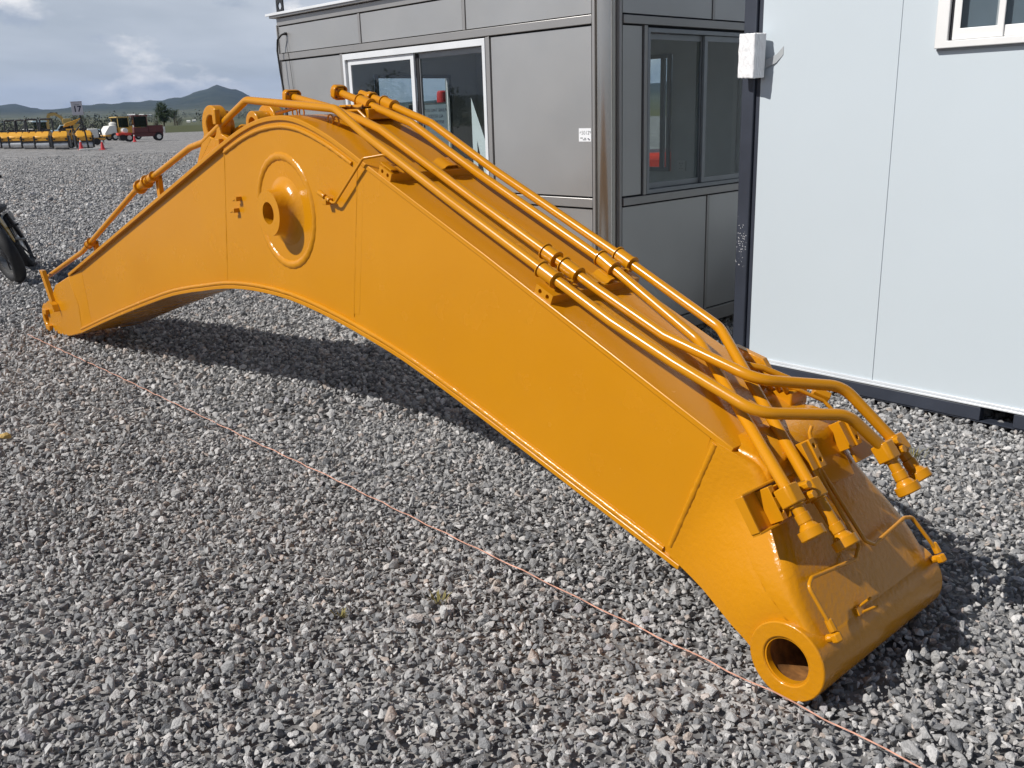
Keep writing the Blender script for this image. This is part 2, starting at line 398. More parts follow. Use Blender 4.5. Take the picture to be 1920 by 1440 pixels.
# ring of terrain: inner edge slightly under the yard's rim
mb = MB(); dl = [122, 126, 128, 131, 136, 150, 175, 220, 320, 500, 800, 1200, 1700, 2300, 2900, 3400, 3900, 4400, 4800, 5200, 5600, 6200, 6800, 7600, 8600, 10000]
grid = []
for dd in dl:
    row = []
    for a in az_list:
        x, y = dd*math.sin(R(a)), 60*max(0, 1-(dd-122)/400)+dd*math.cos(R(a))
        row.append(mb.bm.verts.new((x, y, terrain_h(x, y))))
    grid.append(row)
for a, b in zip(grid, grid[1:]):
    for i in range(len(az_list)): j = (i+1) % len(az_list); mb.bm.faces.new((a[i], a[j], b[j], b[i]))
o = obj('fields_and_hills', mb, FIELD, smooth=60); o['kind'] = 'structure'

# ================================================================== gravel stones (stuff: geometry-node instances)
protos = bpy.data.collections.new('stone_shapes')
for k in range(14):
    bm = bmesh.new(); rng = random.Random(k+3)
    el = (1.0, rng.uniform(.52, .88), rng.uniform(.36, .68))
    for i in range(rng.randint(11, 16)):
        d = Vector((rng.gauss(0, 1), rng.gauss(0, 1), rng.gauss(0, 1))).normalized()*rng.uniform(.82, 1.08)
        bm.verts.new((d.x*el[0]*.5, d.y*el[1]*.5, d.z*el[2]*.5))
    bmesh.ops.convex_hull(bm, input=bm.verts)
    bmesh.ops.bevel(bm, geom=bm.edges[:], offset=.02, segments=1, affect='EDGES')
    me = bpy.data.meshes.new('stone_%02d' % k); bm.to_mesh(me); bm.free(); me.materials.append(STONE)
    protos.objects.link(bpy.data.objects.new('stone_shape_%02d' % k, me))
rs = np.random.RandomState(11)
def band(r0, r1, sp, smin, smean, sig, a0, a1, zoff):
    nx = int(2*r1/sp)
    gx, gy = np.meshgrid((np.arange(nx)-nx/2)*sp, np.arange(int(r1/sp)+1)*sp - .6)
    x = gx.ravel()+rs.uniform(-.5, .5, gx.size)*sp*1.15; y = gy.ravel()+rs.uniform(-.5, .5, gx.size)*sp*1.15
    r = np.hypot(x, y+.6); a = np.degrees(np.arctan2(x, y+.6))
    k = (r >= r0) & (r < r1) & (a > a0) & (a < a1)
    k &= rs.uniform(0, 1, x.size) > np.clip((r-30)/34, 0, 1)
    x, y = x[k], y[k]
    s = np.clip(smean*np.exp(rs.normal(0, sig, x.size)), smin, smean*2.6)
    z = zoff + s*rs.uniform(-.20, .36, x.size)
    return x, y, z, s
bands = [band(1.2, 5.5, .0235, .013, .0285, .30, -48, 48, -.012), band(1.2, 5.5, .026, .008, .0140, .35, -48, 48, -.014), band(1.2, 6.5, .15, .034, .043, .18, -48, 48, -.002),
         band(5.5, 11, .0315, .017, .0365, .28, -46, 44, -.014), band(6.5, 11, .20, .04, .050, .16, -46, 44, -.004),
         band(11, 20, .048, .028, .054, .25, -42, 30, -.018), band(20, 34, .074, .04, .076, .25, -36, -2, -.028), band(34, 64, .12, .05, .080, .25, -34, -6, -.034)]
X = np.concatenate([b[0] for b in bands]); Y = np.concatenate([b[1] for b in bands]); Z = np.concatenate([b[2] for b in bands]); SZ = np.concatenate([b[3] for b in bands])
lump = .010*np.sin(X*2.3+1)*np.sin(Y*1.9)+.008*np.sin(X*5.1+Y*3.7)
me = bpy.data.meshes.new('gravel'); me.vertices.add(len(X)); me.vertices.foreach_set('co', np.stack([X, Y, Z+lump], 1).astype(np.float32).ravel())
tilt = np.where(np.hypot(X, Y) < 18, .62, .34)
rot = np.stack([rs.normal(0, 1, len(X))*tilt, rs.normal(0, 1, len(X))*tilt, rs.uniform(0, 6.283, len(X))], 1).astype(np.float32)
scl = (SZ[:, None]*rs.uniform(.82, 1.2, (len(X), 3))).astype(np.float32)
for nm, ty, arr in (('rot', 'FLOAT_VECTOR', rot), ('scl', 'FLOAT_VECTOR', scl)):
    at = me.attributes.new(nm, ty, 'POINT'); at.data.foreach_set('vector', arr.ravel())
at = me.attributes.new('idx', 'INT', 'POINT'); at.data.foreach_set('value', rs.randint(0, 14, len(X)).astype(np.int32))
gro = bpy.data.objects.new('gravel', me); C.objects.link(gro)
gro['kind'] = 'stuff'; gro['label'] = 'loose grey crushed rock covering the yard'; gro['category'] = 'gravel'
ng = bpy.data.node_groups.new('scatter', 'GeometryNodeTree')
ng.interface.new_socket('Geometry', in_out='INPUT', socket_type='NodeSocketGeometry'); ng.interface.new_socket('Geometry', in_out='OUTPUT', socket_type='NodeSocketGeometry')
gi = ng.nodes.new('NodeGroupInput'); go = ng.nodes.new('NodeGroupOutput'); m2p = ng.nodes.new('GeometryNodeMeshToPoints'); iop = ng.nodes.new('GeometryNodeInstanceOnPoints')
ci = ng.nodes.new('GeometryNodeCollectionInfo'); ci.inputs['Collection'].default_value = protos; ci.inputs['Separate Children'].default_value = True; ci.inputs['Reset Children'].default_value = True
def na(nm, ty):
    a = ng.nodes.new('GeometryNodeInputNamedAttribute'); a.data_type = ty; a.inputs['Name'].default_value = nm; return a.outputs[0]
ng.links.new(gi.outputs[0], m2p.inputs[0]); ng.links.new(m2p.outputs[0], iop.inputs['Points']); ng.links.new(ci.outputs[0], iop.inputs['Instance'])
iop.inputs['Pick Instance'].default_value = True
ng.links.new(na('idx', 'INT'), iop.inputs['Instance Index']); ng.links.new(na('rot', 'FLOAT_VECTOR'), iop.inputs['Rotation']); ng.links.new(na('scl', 'FLOAT_VECTOR'), iop.inputs['Scale'])
ng.links.new(iop.outputs[0], go.inputs[0])
md = gro.modifiers.new('scatter', 'NODES'); md.node_group = ng

# ================================================================== excavator boom
WB = .47                                                   # body width
boom = thing('excavator_boom', 'large yellow excavator boom lying arched on the gravel', 'excavator boom', O, math.atan2(U.y, U.x))
def L(s, t, z): return Vector((s, -t, z))
TOP_F = [(6.22, .535), (3.40, 1.495)]
arc = catmull([(3.55, 1.444), (3.40, 1.495), (3.20, 1.558), (3.02, 1.599), (2.86, 1.616), (2.72, 1.615), (2.58, 1.592), (2.40, 1.538), (2.24, 1.474), (2.10, 1.412)], 4)
TOP = [(6.22, .535), (4.8, 1.0185)] + [p for p in arc if p[0] <= 3.45] + [(1.38, 1.108), (.69, .806), (.366, .665), (.285, .630)]
BOT = catmull([(6.12, .088), (5.3, .327), (4.43, .562), (4.06, .642), (3.87, .675), (3.545, .728), (3.217, .755), (2.838, .753), (2.431, .706), (2.02, .629), (1.773, .566), (1.485, .481), (1.145, .375), (.545, .186), (.475, .164)], 3)
def norm_off(P, d):
    out = []
    for i, p in enumerate(P):
        a = np.array(P[max(i-1, 0)]); b = np.array(P[min(i+1, len(P)-1)]); t = (b-a)/np.linalg.norm(b-a); nn = np.array((t[1], -t[0])); out.append(tuple(np.array(p)+nn*d))
    return out
def ribbon(P, th, t0, t1):
    Q = norm_off(P, th); mb = MB()
    return mb.loft([[L(p[0], t0, p[1]), L(p[0], t1, p[1]), L(q[0], t1, q[1]), L(q[0], t0, q[1])] for p, q in zip(P, Q)])
TH = .022
up_sign = 1 if norm_off(TOP, .01)[0][1] < TOP[0][1] else -1
obj('top_plate', ribbon(TOP, TH*up_sign, 0, WB), PAINT, boom, .003, 2, 35)
bt_sign = -1 if norm_off(BOT, .01)[0][1] < BOT[0][1] else 1
obj('bottom_plate', ribbon(BOT, .020*bt_sign, -.004, WB+.004), PAINT, boom, .003, 2, 35)
TOPI = norm_off(TOP, (TH-.001)*up_sign); BOTI = norm_off(BOT, .019*bt_sign)
def z_at(P, s):
    Q = sorted(P); return float(np.interp(s, [p[0] for p in Q], [p[1] for p in Q]))
def clip(P, lo, hi): return [(a, b) for a, b in P if lo < a < hi]
def side_poly(top0, bot0, top1, bot1):
    """side plate between two seams: (s on top, s on bottom) at the foot end and at the tip end"""
    tp = [(top0, z_at(TOPI, top0))]+sorted(clip(TOPI, top0+.01, top1-.01))+[(top1, z_at(TOPI, top1))]
    bt = [(bot0, z_at(BOTI, bot0))]+sorted(clip(BOTI, bot0+.01, bot1-.01))+[(bot1, z_at(BOTI, bot1))]
    return tp+bt[::-1]
rear = side_poly(.37, .515, 2.1738, 2.2928); mid = side_poly(2.1742, 2.2932, 3.3868, 3.5348); front = side_poly(3.3872, 3.5352, 6.20, 6.08)
for nm, poly, inset in (('rear_side_plate', rear, .006), ('middle_side_plate', mid, .0101), ('front_side_plate', front, .028)):
    for tt, dr in ((inset, 1), (WB-inset, -1)):
        mbp = MB().plate(poly, [circ(2.815, 1.182, .06, 24)] if nm.startswith('mid') else [], lambda p: L(p[0], tt, p[1]), lambda p: L(p[0], tt+dr*.014, p[1]))
        obj(nm, mbp, PAINT, boom, 0, 2, 20)
def bead(pts, r, parent=boom, t=None):
    mb = MB().tube(pts, r, 0, 8, True, .22); return obj('weld_bead', mb, CAST, parent, 0, 2, 60)
def dense(pts, step=.02):
    out = []
    for a, b in zip(pts, pts[1:]):
        a, b = Vector(a), Vector(b); k = max(1, int((b-a).length/step))
        out += [a.lerp(b, i/k) for i in range(k)]
    return out+[Vector(pts[-1])]
for tt, inset in ((0, 1), (WB, -1)):
    bead(dense([L(.351, tt+.006*inset, .628), L(.511, tt+.006*inset, .238)], .012), .013)
    bead(dense([L(2.176, tt+.0102*inset, 1.395), L(2.294, tt+.0102*inset, .748)], .02), .0062)
    bead(dense([L(3.388, tt+.0150*inset, 1.478), L(3.536, tt+.0150*inset, .755)], .02), .0075)
    bead(dense([L(a, tt+.006*inset, b+.012) for a, b in sorted(BOTI) if a > .53]), .012)
    bead(dense([L(a, tt+.010*inset, b-.014) for a, b in sorted(norm_off(TOP, .035*up_sign)) if 2.2 < a < 3.4]), .011)
# faint stiffener line beside the rear seam
obj('backing_strip', MB().plate([(2.30, .76), (2.245, .76), (2.128, 1.385), (2.168, 1.392)], [], lambda p: L(p[0], .0055, p[1]), lambda p: L(p[0], .012, p[1])), PAINT, boom, .002)
obj('internal_bulkhead', MB().box(.60, .62, -WB+.02, -.02, .26, .70), PAINT, boom)

# tip fork
tip = [(6.23, .512), (6.60, .405), (6.76, .275), (6.90, .235)]+[(6.97+.125*math.cos(R(a)), .085+.125*math.sin(R(a))) for a in (95, 70, 45, 20, 0, -20, -45, -70)]+[(6.80, -.020), (6.45, .010), (6.11, .088), (6.11, .30)]
for t0, t1 in ((.004, .058), (WB-.004, WB-.058)):
    obj('tip_cheek', MB().plate(tip, [circ(6.985, .082, .058, 24)], lambda p: L(p[0], t0, p[1]), lambda p: L(p[0], t1, p[1])), CAST, boom, .008, 2)
    for zz, ss in ((.150, 6.93), (.022, 6.90)):
        sg = 1 if t0 < .2 else -1
        obj('retainer_lug', MB().box(ss-.055, ss+.035, -(t0), -(t0-.030*sg), zz-.020, zz+.020), CAST, boom, .004)
for t0, t1 in ((.0045, .0278), (WB-.0045, WB-.0278)):
    mb = MB(); mb.loft([[L(6.24, t0, .500), L(6.24, t1+.0, .500), L(6.12, t1, .10), L(6.12, t0, .10)], [L(5.98, t1-.0005, .585), L(5.98, t1, .585), L(5.94, t1, .15), L(5.94, t1-.0005, .15)]])
    obj('tip_transition', mb, PAINT, boom)
obj('tip_web', MB().box(6.12, 6.42, -WB+.05, -.05, .10, .44), PAINT, boom)
mb = MB(); mb.plate([(6.865, .50), (6.80, .50), (6.66, .27), (6.71, .235)], [circ(6.80, .44, .008, 10)], lambda p: L(p[0], .012, p[1]), lambda p: L(p[0], -.022, p[1]))
obj('pipe_bracket', mb, PAINT, boom, .003)
obj('pipe_bracket', MB().strip([L(6.66, -.022, .262), L(6.60, -.022, .245), L(6.57, -.022, .20)], (0, .045, 0), .012), PAINT, boom)

# foot casting: flares from the body to the wide pin tube
PC = (0.0, .104); PR = .115
def flare(s, z):
    D = math.hypot(s-PC[0], z-PC[1]); return -.112*sst((.50-D)/.36)
loop = [(.366, .640), (.30, .622), (.235, .604), (.205, .590), (.180, .566)]
tp = (PC[0]+PR*math.cos(R(150)), PC[1]+PR*math.sin(R(150)))
loop += [(.180+(tp[0]-.180)*k/8, .566+(tp[1]-.566)*k/8) for k in range(1, 9)]
loop += [(PC[0]+.092*math.cos(R(a)), PC[1]+.092*math.sin(R(a))) for a in (152, 135, 118, 100, 82, 64, 46, 28, 10, -8)]
loop += [(.112, .080), (.150, .106), (.20, .126), (.25, .142), (.30, .152), (.35, .160), (.41, .168), (.46, .180), (.512, .204), (.515, .245), (.48, .336), (.44, .440), (.40, .545)]
cen = (.20, .36); mb = MB(); ks = [0, .2, .4, .6, .72, .80, .86, .90, .935, .962, .984, 1.0]
RND = .050
def edge_round(i, k, p):
    w = 1 if 4 <= i <= 12 else (.55 if i in (3, 13) else 0)
    e = (1-k)*math.hypot(p[0]-cen[0], p[1]-cen[1]); r = RND*w
    return 0 if e >= r or r == 0 else r-math.sqrt(max(0, r*r-(r-e)**2))
def cast_side(far):
    rows = []
    for k in ks[1:]:
        row = []
        for i_, p in enumerate(loop):
            q = (cen[0]+(p[0]-cen[0])*k, cen[1]+(p[1]-cen[1])*k); f = flare(*q)-.001+edge_round(i_, k, p); row.append(mb.bm.verts.new(L(q[0], WB-f if far else f, q[1])))
        rows.append(row)
    cv = mb.bm.verts.new(L(cen[0], WB-flare(*cen) if far else flare(*cen), cen[1]))
    for i in range(len(loop)):
        j = (i+1) % len(loop); mb.bm.faces.new((cv, rows[0][i], rows[0][j]))
        for a, b in zip(rows, rows[1:]): mb.bm.faces.new((a[i], a[j], b[j], b[i]))
    return rows[-1]
ra, rb = cast_side(False), cast_side(True)
for i in range(len(loop)): j = (i+1) % len(loop); mb.bm.faces.new((ra[i], ra[j], rb[j], rb[i]))
foot = obj('foot_casting', mb, CAST, boom, .006, 2, 60)
# pin tube: hollow
obj('pin_tube', MB().ring(L(0, -.13, .104), L(0, 1, 0), .072, .118, 0, .73, 48), CAST, boom, .004, 2)
for t0 in (-.124, .575): obj('pin_bushing', MB().ring(L(0, t0, .104), L(0, 1, 0), .0665, .0735, 0, .02, 40), PAINT, boom)
obj('bore_lining', MB().cyl(L(0, -.118, .104), L(0, .59, .104), .0718, .0718, 40, False), RUST, boom)
obj('bore_plug', MB().cyl(L(0, .16, .104), L(0, .18, .104), .071, .071, 24), RUST, boom)
# shoulder ridge and saddle plate at the top of the foot's sloping face
FD = Vector((-.5600, 0, -.8285)).normalized(); FN = Vector((-.8285, 0, .5600)).normalized()     # down the face / out of the face (boom axes)
def face(d, t, h):                                                                               # d metres down the slope from its top edge
    return Vector((.182, -t, .568)) + FD*d + FN*h
mb = MB(); rr = []
for t, w in ((.02, .0), (.10, .6), (.235, .75), (.37, 1), (.455, .9)):
    rr.append([Vector((.37, -t, .645)), Vector((.29, -t, .625+.035*w)), Vector((.225, -t, .612+.040*w)), Vector((.178, -t, .585+.022*w)), Vector((.160, -t, .52)), Vector((.30, -t, .52))])
obj('shoulder_ridge', mb.loft(rr), CAST, boom, .010, 2, 40)

# side hub (cylinder pin boss) with fillet and the big weld ring
HC = (2.815, 1.182)
obj('hub_boss', MB().lathe(L(HC[0], .012, HC[1]), L(0, -1, 0), [(0, .168), (.004, .155), (.010, .140), (.020, .125), (.034, .113), (.052, .107), (.097, .106)], 48, False).ring(L(HC[0], .012, HC[1]), L(0, -1, 0), .052, .106, .04, .0975, 48), CAST, boom, 0, 2, 40)
obj('hub_bore', MB().cyl(L(HC[0], -.085, HC[1]), L(HC[0], .20, HC[1]), .0522, .0522, 36, False).cyl(L(HC[0], .18, HC[1]), L(HC[0], .20, HC[1]), .052, .052, 36), RUST, boom)
mb = MB(); nn = 96
mb.loft([[L(2.825+r_*math.cos(2*math.pi*q/nn)*(1+.006*math.sin(q*2.1)), .0102-d, 1.182+r_*math.sin(2*math.pi*q/nn)*(1+.006*math.sin(q*2.1))) for q in range(nn)] for d, r_ in ((0, .234), (.0045, .238), (.0085, .246), (.0095, .254), (.0085, .262), (.0045, .270), (0, .274))], True, False)
obj('weld_bead', mb, CAST, boom, 0, 2, 60)
obj('hub_boss', MB().lathe(L(HC[0], WB-.012, HC[1]), L(0, 1, 0), [(0, .185), (.014, .148), (.042, .114), (.097, .106)], 40), CAST, boom, 0, 2, 40)
for s_, z_ in ((3.270, 1.222), (3.310, 1.162)):
    b_ = obj('threaded_boss', MB().box(s_-.011, s_+.011, -.012, .020, z_-.011, z_+.011), PAINT, boom, .002)
    obj('bolt', MB().cyl(L(s_+.008, -.016, z_-.004), L(s_+.024, -.019, z_-.007), .006, .006, 8), PAINT, b_)

# arm-cylinder lugs on top
def lug(t0, t1, c, r, hole, base):
    outer = base[1:]+[(c[0]+r*math.cos(R(a)), c[1]+r*math.sin(R(a))) for a in range(-20, 201, 10)]+base[:1]
    return MB().plate(outer, [circ(c[0], c[1], hole, 28)], lambda p: L(p[0], t0, p[1]), lambda p: L(p[0], t1, p[1]))
lc = (3.585, 1.575)
obj('cylinder_lug', lug(.045, .105, lc, .108, .057, [(3.36, 1.50), (3.86, 1.33)]), CAST, boom, .006)
obj('cylinder_lug', lug(WB-.105, WB-.045, lc, .108, .057, [(3.36, 1.50), (3.86, 1.33)]), CAST, boom, .006)
obj('lug_boss', MB().ring(L(lc[0], .105, lc[1]), L(0, 1, 0), .057, .082, 0, .035, 36), CAST, boom, .004)
obj('lug_boss', MB().ring(L(lc[0], WB-.190, lc[1]), L(0, 1, 0), .040, .074, 0, .085, 36), CAST, boom, .004)
obj('lug_keeper', MB().box(lc[0]-.125, lc[0]-.088, -.045, -.014, lc[1]+.01, lc[1]+.085), CAST, boom, .005)
obj('lug_keeper', MB().box(lc[0]-.125, lc[0]-.085, -.045, -.018, lc[1]-.11, lc[1]-.06), CAST, boom, .005)
# saddle between the lugs
obj('lug_saddle', MB().plate([(3.30, 1.525), (3.40, 1.585), (3.50, 1.56), (3.70, 1.50), (3.76, 1.37)], [], lambda p: L(p[0], .12, p[1]), lambda p: L(p[0], WB-.12, p[1])), CAST, boom, .010)

# hydraulic pipes
PRR = .0178
def zt(s, h): return z_at(TOP, s)+h*math.cos(math.atan(.44))
tA, tB, tC, tD = .040, .152, .342, .442
h0 = .073
def run(t, s): return L(s, t, z_at(TOP, s)+h0*1.09)
pipes = {
 'A': [L(6.86, .06, .452), L(5.99, .06, .712), L(4.80, .06, 1.196), L(3.906, .06, 1.467), L(3.73, .06, 1.495), L(3.192, .06, 1.697), L(2.392, .06, 1.637), L(2.170, .050, 1.530), run(tA, 1.60), run(tA, .80), L(.541, .04, .839), L(.242, .05, .737), L(.092, .30, .704), L(.016, .40, .585), L(-.055, .40, .492)],
 'B': [L(2.98, .20, 1.700), L(2.66, .19, 1.648), L(2.34, .165, 1.582), L(2.20, .155, 1.545), run(tB, 1.60), run(tB, .95), L(.664, .152, .884), L(.324, .17, .796), L(.177, .42, .749), L(.030, .50, .577), L(-.042, .50, .498)],
 'C': [L(2.80, .355, 1.712), L(2.614, .355, 1.665), L(2.235, .345, 1.565), run(tC, 1.80), L(1.085, tC, 1.057), L(.652, .322, .836), L(.066, -.05, .568), L(-.005, -.058, .488)],
 'D': [L(2.78, .455, 1.708), L(2.61, .455, 1.668), L(2.222, .445, 1.562), run(tD, 1.80), run(tD, 1.085), L(.642, .425, .866), L(.061, .06, .552), L(-.048, .05, .436)]}
PO = {}
for k, P in pipes.items():
    PO[k] = obj('hydraulic_pipe', MB().tube(P, PRR, .115, 20), PAINT, boom, 0, 2, 60)
def collar(par, a, b, d0, d1, r, nm='collar', m=PAINT):
    a, b = Vector(a), Vector(b); ax = (b-a).normalized()
    return obj(nm, MB().ring(a, ax, PRR-.0005, r, d0, d1, 28), m, par, .0025)
# weld-neck flange heads at the foot ends
for k in 'ABCD':
    P = pipes[k]; e = P[-1]; ax = (P[-1]-P[-2]).normalized()
    obj('flange_head', MB().lathe(e - ax*.045, ax, [(0, .0186), (.001, .0215), (.026, .0218), (.028, .0205), (.031, .0205), (.036, .025), (.044, .029), (.0455, .0375), (.070, .0375), (.0725, .0360)], 16).ring(e, ax, .014, .034, .0274, .029, 24), PAINT, PO[k], .002, 2, 25)
# block flanges at the upper ends
def block_flange(par, p, ax, w=.052, hgt=.034, th=.036):
    ax = Vector(ax).normalized(); zz = Vector((0, 0, 1)); zz = (zz-ax*zz.dot(ax)).normalized(); yy = ax.cross(zz)
    f = lambda d: (lambda q: Vector(p)+ax*d+yy*q[0]+zz*q[1])
    outer = [(-w, -hgt+.014), (-w+.014, -hgt), (w-.014, -hgt), (w, -hgt+.014), (w, hgt-.014), (w-.014, hgt), (-w+.014, hgt), (-w, hgt-.014)]
    b = obj('block_flange', MB().plate(outer, [circ(x, y, .0065, 10) for x in (-w+.016, w-.016) for y in (-hgt+.016, hgt-.016)], f(0), f(th)), PAINT, par, .005)
    obj('port_ring', MB().ring(Vector(p)+ax*th, ax, .016, .030, -.001, .016, 20), PAINT, b, .003)
for k, w in (('C', .038), ('B', .044)):
    P = pipes[k]; block_flange(PO[k], P[0], P[0]-P[1], w)
block_flange(PO['D'], pipes['D'][0]+Vector((-.10, 0, -.028)), pipes['D'][0]-pipes['D'][1], .03, .030, .02)
# clamps
def pipe_at(k, s):
    P = pipes[k]
    for a, b in zip(P, P[1:]):
        if (a.x-s)*(b.x-s) <= 0 and abs(a.x-b.x) > 1e-6:
            return a.lerp(b, (s-a.x)/(b.x-a.x)), (b-a).normalized()
def half_clamp(par, p, ax, w=.072, r=.0265):
    ax = Vector(ax)
    c = obj('pipe_clamp', MB().ring(Vector(p)-ax*w/2, ax, PRR, r, 0, w, 28), PAINT, par, .002)
    for d in (-w/2-.006, w/2): obj('clamp_lip', MB().ring(Vector(p)+ax*d, ax, PRR, r+.0050, 0, .005, 28), PAINT, c, .001)
    return c
def base_block(s, t0, t1, ln=.085, hh=.034):
    """bar across the top plate, with two bolt holes in its near end"""
    sl = math.atan(.44); ex = Vector((math.cos(sl), 0, math.sin(sl))); ez = Vector((-math.sin(sl), 0, math.cos(sl)))
    o0 = Vector((s, 0, z_at(TOP, s)))
    P = lambda a, t, h: o0 + ex*a + Vector((0, -t, 0)) + ez*h
    mb = MB(); outer = [(-ln/2, -.001), (ln/2, -.001), (ln/2, hh), (-ln/2, hh)]
    mb.plate(outer, [circ(-.019, hh*.5, .0085, 14), circ(.019, hh*.5, .0085, 14)], lambda p: P(p[0], t0, p[1]), lambda p: P(p[0], t0+.03, p[1]))
    b = obj('clamp_base', mb, PAINT, boom, 0, 2, 25)
    obj('base_bar', MB().plate(outer, [], lambda p: P(p[0], t0+.0302, p[1]), lambda p: P(p[0], t1, p[1])), PAINT, b, .002)
    return b, P
def saddle(P, par, t, hh, ln=.075):
    """open half-round saddle waiting for a pipe"""
    pts = [(-.062, .012), (-.034, .012), (-.030, .010)]+[(.028*math.sin(R(a)), .016-.020*math.cos(R(a))) for a in (-70, -40, 0, 40, 70)]+[(.030, .010), (.034, .012), (.050, .012)]
    lo = [(a, b-.005) for a, b in pts][::-1]
    mb = MB().plate(pts+lo, [], lambda p: P(-ln/2, t+p[0], hh+.004+p[1]), lambda p: P(ln/2, t+p[0], hh+.004+p[1]))
    o = obj('pipe_saddle', mb, PAINT, par, 0, 2, 35)
    obj('saddle_foot', MB().plate([(-.045, 0), (-.022, 0), (-.022, .016), (-.045, .016)], [], lambda p: P(-ln/2, t+p[0], hh), lambda p: P(ln/2, t+p[0], hh-.001+p[1])), PAINT, o)
    return o
def bolts(P, par, t, hh, ln=.05):
    for a in (-ln/2, ln/2): obj('hex_bolt', MB().cyl(P(a, t, hh), P(a, t, hh+.020), .011, .011, 6), PAINT, par, .0015)
for s_, full in ((1.085, True), (1.985, False)):
    b, P = base_block(s_, .006, WB-.004)
    if full:
        for k in 'ABCD':
            p, ax = pipe_at(k, s_); half_clamp(b, p, ax)
        bolts(P, b, (tA+tB)/2, .052); bolts(P, b, (tC+tD)/2, .052)
        obj('clamp_bridge', MB().plate([(tA+.03, .040), (tB-.03, .040), (tB-.03, .052), (tA+.03, .052)], [], lambda p: P(-.036, p[0], p[1]), lambda p: P(.036, p[0], p[1])), PAINT, b, .002)
        obj('clamp_bridge', MB().plate([(tC+.03, .040), (tD-.03, .040), (tD-.03, .052), (tC+.03, .052)], [], lambda p: P(-.036, p[0], p[1]), lambda p: P(.036, p[0], p[1])), PAINT, b, .002)
        saddle(P, b, .272, .034)
        p, ax = pipe_at('B', s_+.10); half_clamp(b, p, ax, .055)
    else:
        saddle(P, b, .065, .034); saddle(P, b, .262, .034); saddle(P, b, .375, .034)
# upper clamps near the crest
p, ax = pipe_at('C', 2.60); half_clamp(boom, p, ax, .09)
p, ax = pipe_at('D', 2.55); half_clamp(boom, p, ax, .08)
st = obj('clamp_stand', MB().box(2.50, 2.64, -.50, -.30, z_at(TOP, 2.6)-.01, z_at(TOP, 2.6)+.040), PAINT, boom, .006)
pts = [(.20, .055), (.225, .050)]+[(.262+.032*math.sin(R(a)), .066-.022*math.cos(R(a))) for a in (-70, -40, 0, 40, 70)]+[(.30, .052), (.34, .052)]
z0 = z_at(TOP, 2.6)
obj('pipe_saddle', MB().plate(pts+[(a, b-.006) for a, b in pts][::-1], [], lambda p: L(2.53, p[0], z0+p[1]), lambda p: L(2.63, p[0], z0+p[1])), PAINT, boom)
obj('saddle_post', MB().box(2.55, 2.61, -.30, -.23, z0-.02, z0+.046), PAINT, boom, .004)
# flange joint and stands on the front run of pipe A
p, ax = pipe_at('A', 4.62); yv = Vector((0, 1, 0))
for d, r_ in ((-.10, .043), (.02, .040)): obj('pipe_flange', MB().lathe(p+ax*d, ax, [(0, PRR), (.001, r_), (.022, r_), (.0225, PRR)], 24, False), PAINT, PO['A'], .003)
obj('pipe_union', MB().ring(p, ax, PRR-.001, .027, -.10, .06, 28), PAINT, PO['A'], .003)
for s_ in (4.50, 5.80):
    p, ax = pipe_at('A', s_); zb = z_at(TOP, s_)
    c = half_clamp(boom, p, ax, .06)
    obj('clamp_foot', MB().box(s_-.022, s_+.022, -.115, -.085, zb-.02, p.z+.012).box(s_-.022, s_+.022, -.115, -.06, p.z-.012, p.z+.012).box(s_-.03, s_+.03, -.17, -.085, zb-.006, zb+.012), PAINT, c, .003)
    obj('hex_bolt', MB().cyl(L(s_, .12, zb+.01), L(s_, .12, zb+.05), .010, .010, 6), PAINT, c)
obj('pipe_plug', MB().cyl(L(6.855, .06, .453), L(6.93, .06, .431), .018, .018, 6), PAINT, PO['A'], .002)

# end brackets for the pipe heads at the foot
def foot_bracket(keys, t_c, d_c, open_t, side):
    P = lambda a, b, h: face(d_c+a, t_c+b, h)        # a down the face, b across, h out
    br = obj('pipe_bracket', MB().plate([(-.045, -.050), (.045, -.050), (.045, .09), (-.045, .09)], [], lambda p: P(p[0], p[1], .030), lambda p: P(p[0], p[1], .040)), PAINT, boom, .003)
    for k in keys:
        p, ax = None, None
        Q = pipes[k]; p = Q[-2]; ax = (Q[-1]-Q[-2]).normalized()
        vv = Vector((0, 1, 0)); vv = (vv-ax*vv.dot(ax)).normalized(); hh_ = ax.cross(vv); sq = [(-.030, -.026), (.030, -.026), (.030, .016), (.020, .026), (-.020, .026), (-.030, .016)]
        if hh_.dot(FN) < 0: hh_ = -hh_
        half_clamp2 = obj('pipe_clamp', MB().plate(sq, [circ(0, 0, PRR+.0002, 20)], lambda c: p+ax*-.022+vv*c[0]+hh_*c[1], lambda c: p+ax*.034+vv*c[0]+hh_*c[1]), PAINT, br, .004)
        obj('clamp_lip', MB().ring(p, ax, PRR, .0235, .034, .040, 24), PAINT, half_clamp2, .001)
    m = (pipes[keys[0]][-2]+pipes[keys[1]][-2])/2; ax = (pipes[keys[0]][-1]-pipes[keys[0]][-2]).normalized()
    for d in (-.008, .022): obj('hex_bolt', MB().cyl(m+ax*d+FN*.004, m+ax*d+FN*.036, .013, .013, 6), PAINT, br, .002)
    obj('clamp_block', MB().plate([(-.022, -.034), (.034, -.034), (.034, .034), (-.022, .034)], [], lambda p: m+ax*p[0]+Vector((0, p[1], 0))-FN*.030, lambda p: m+ax*p[0]+Vector((0, p[1], 0))+FN*.006), PAINT, br, .003)
    return br
br1 = foot_bracket('CD', -.005, .075, None, 1)
br2 = foot_bracket('AB', .455, .040, None, -1)
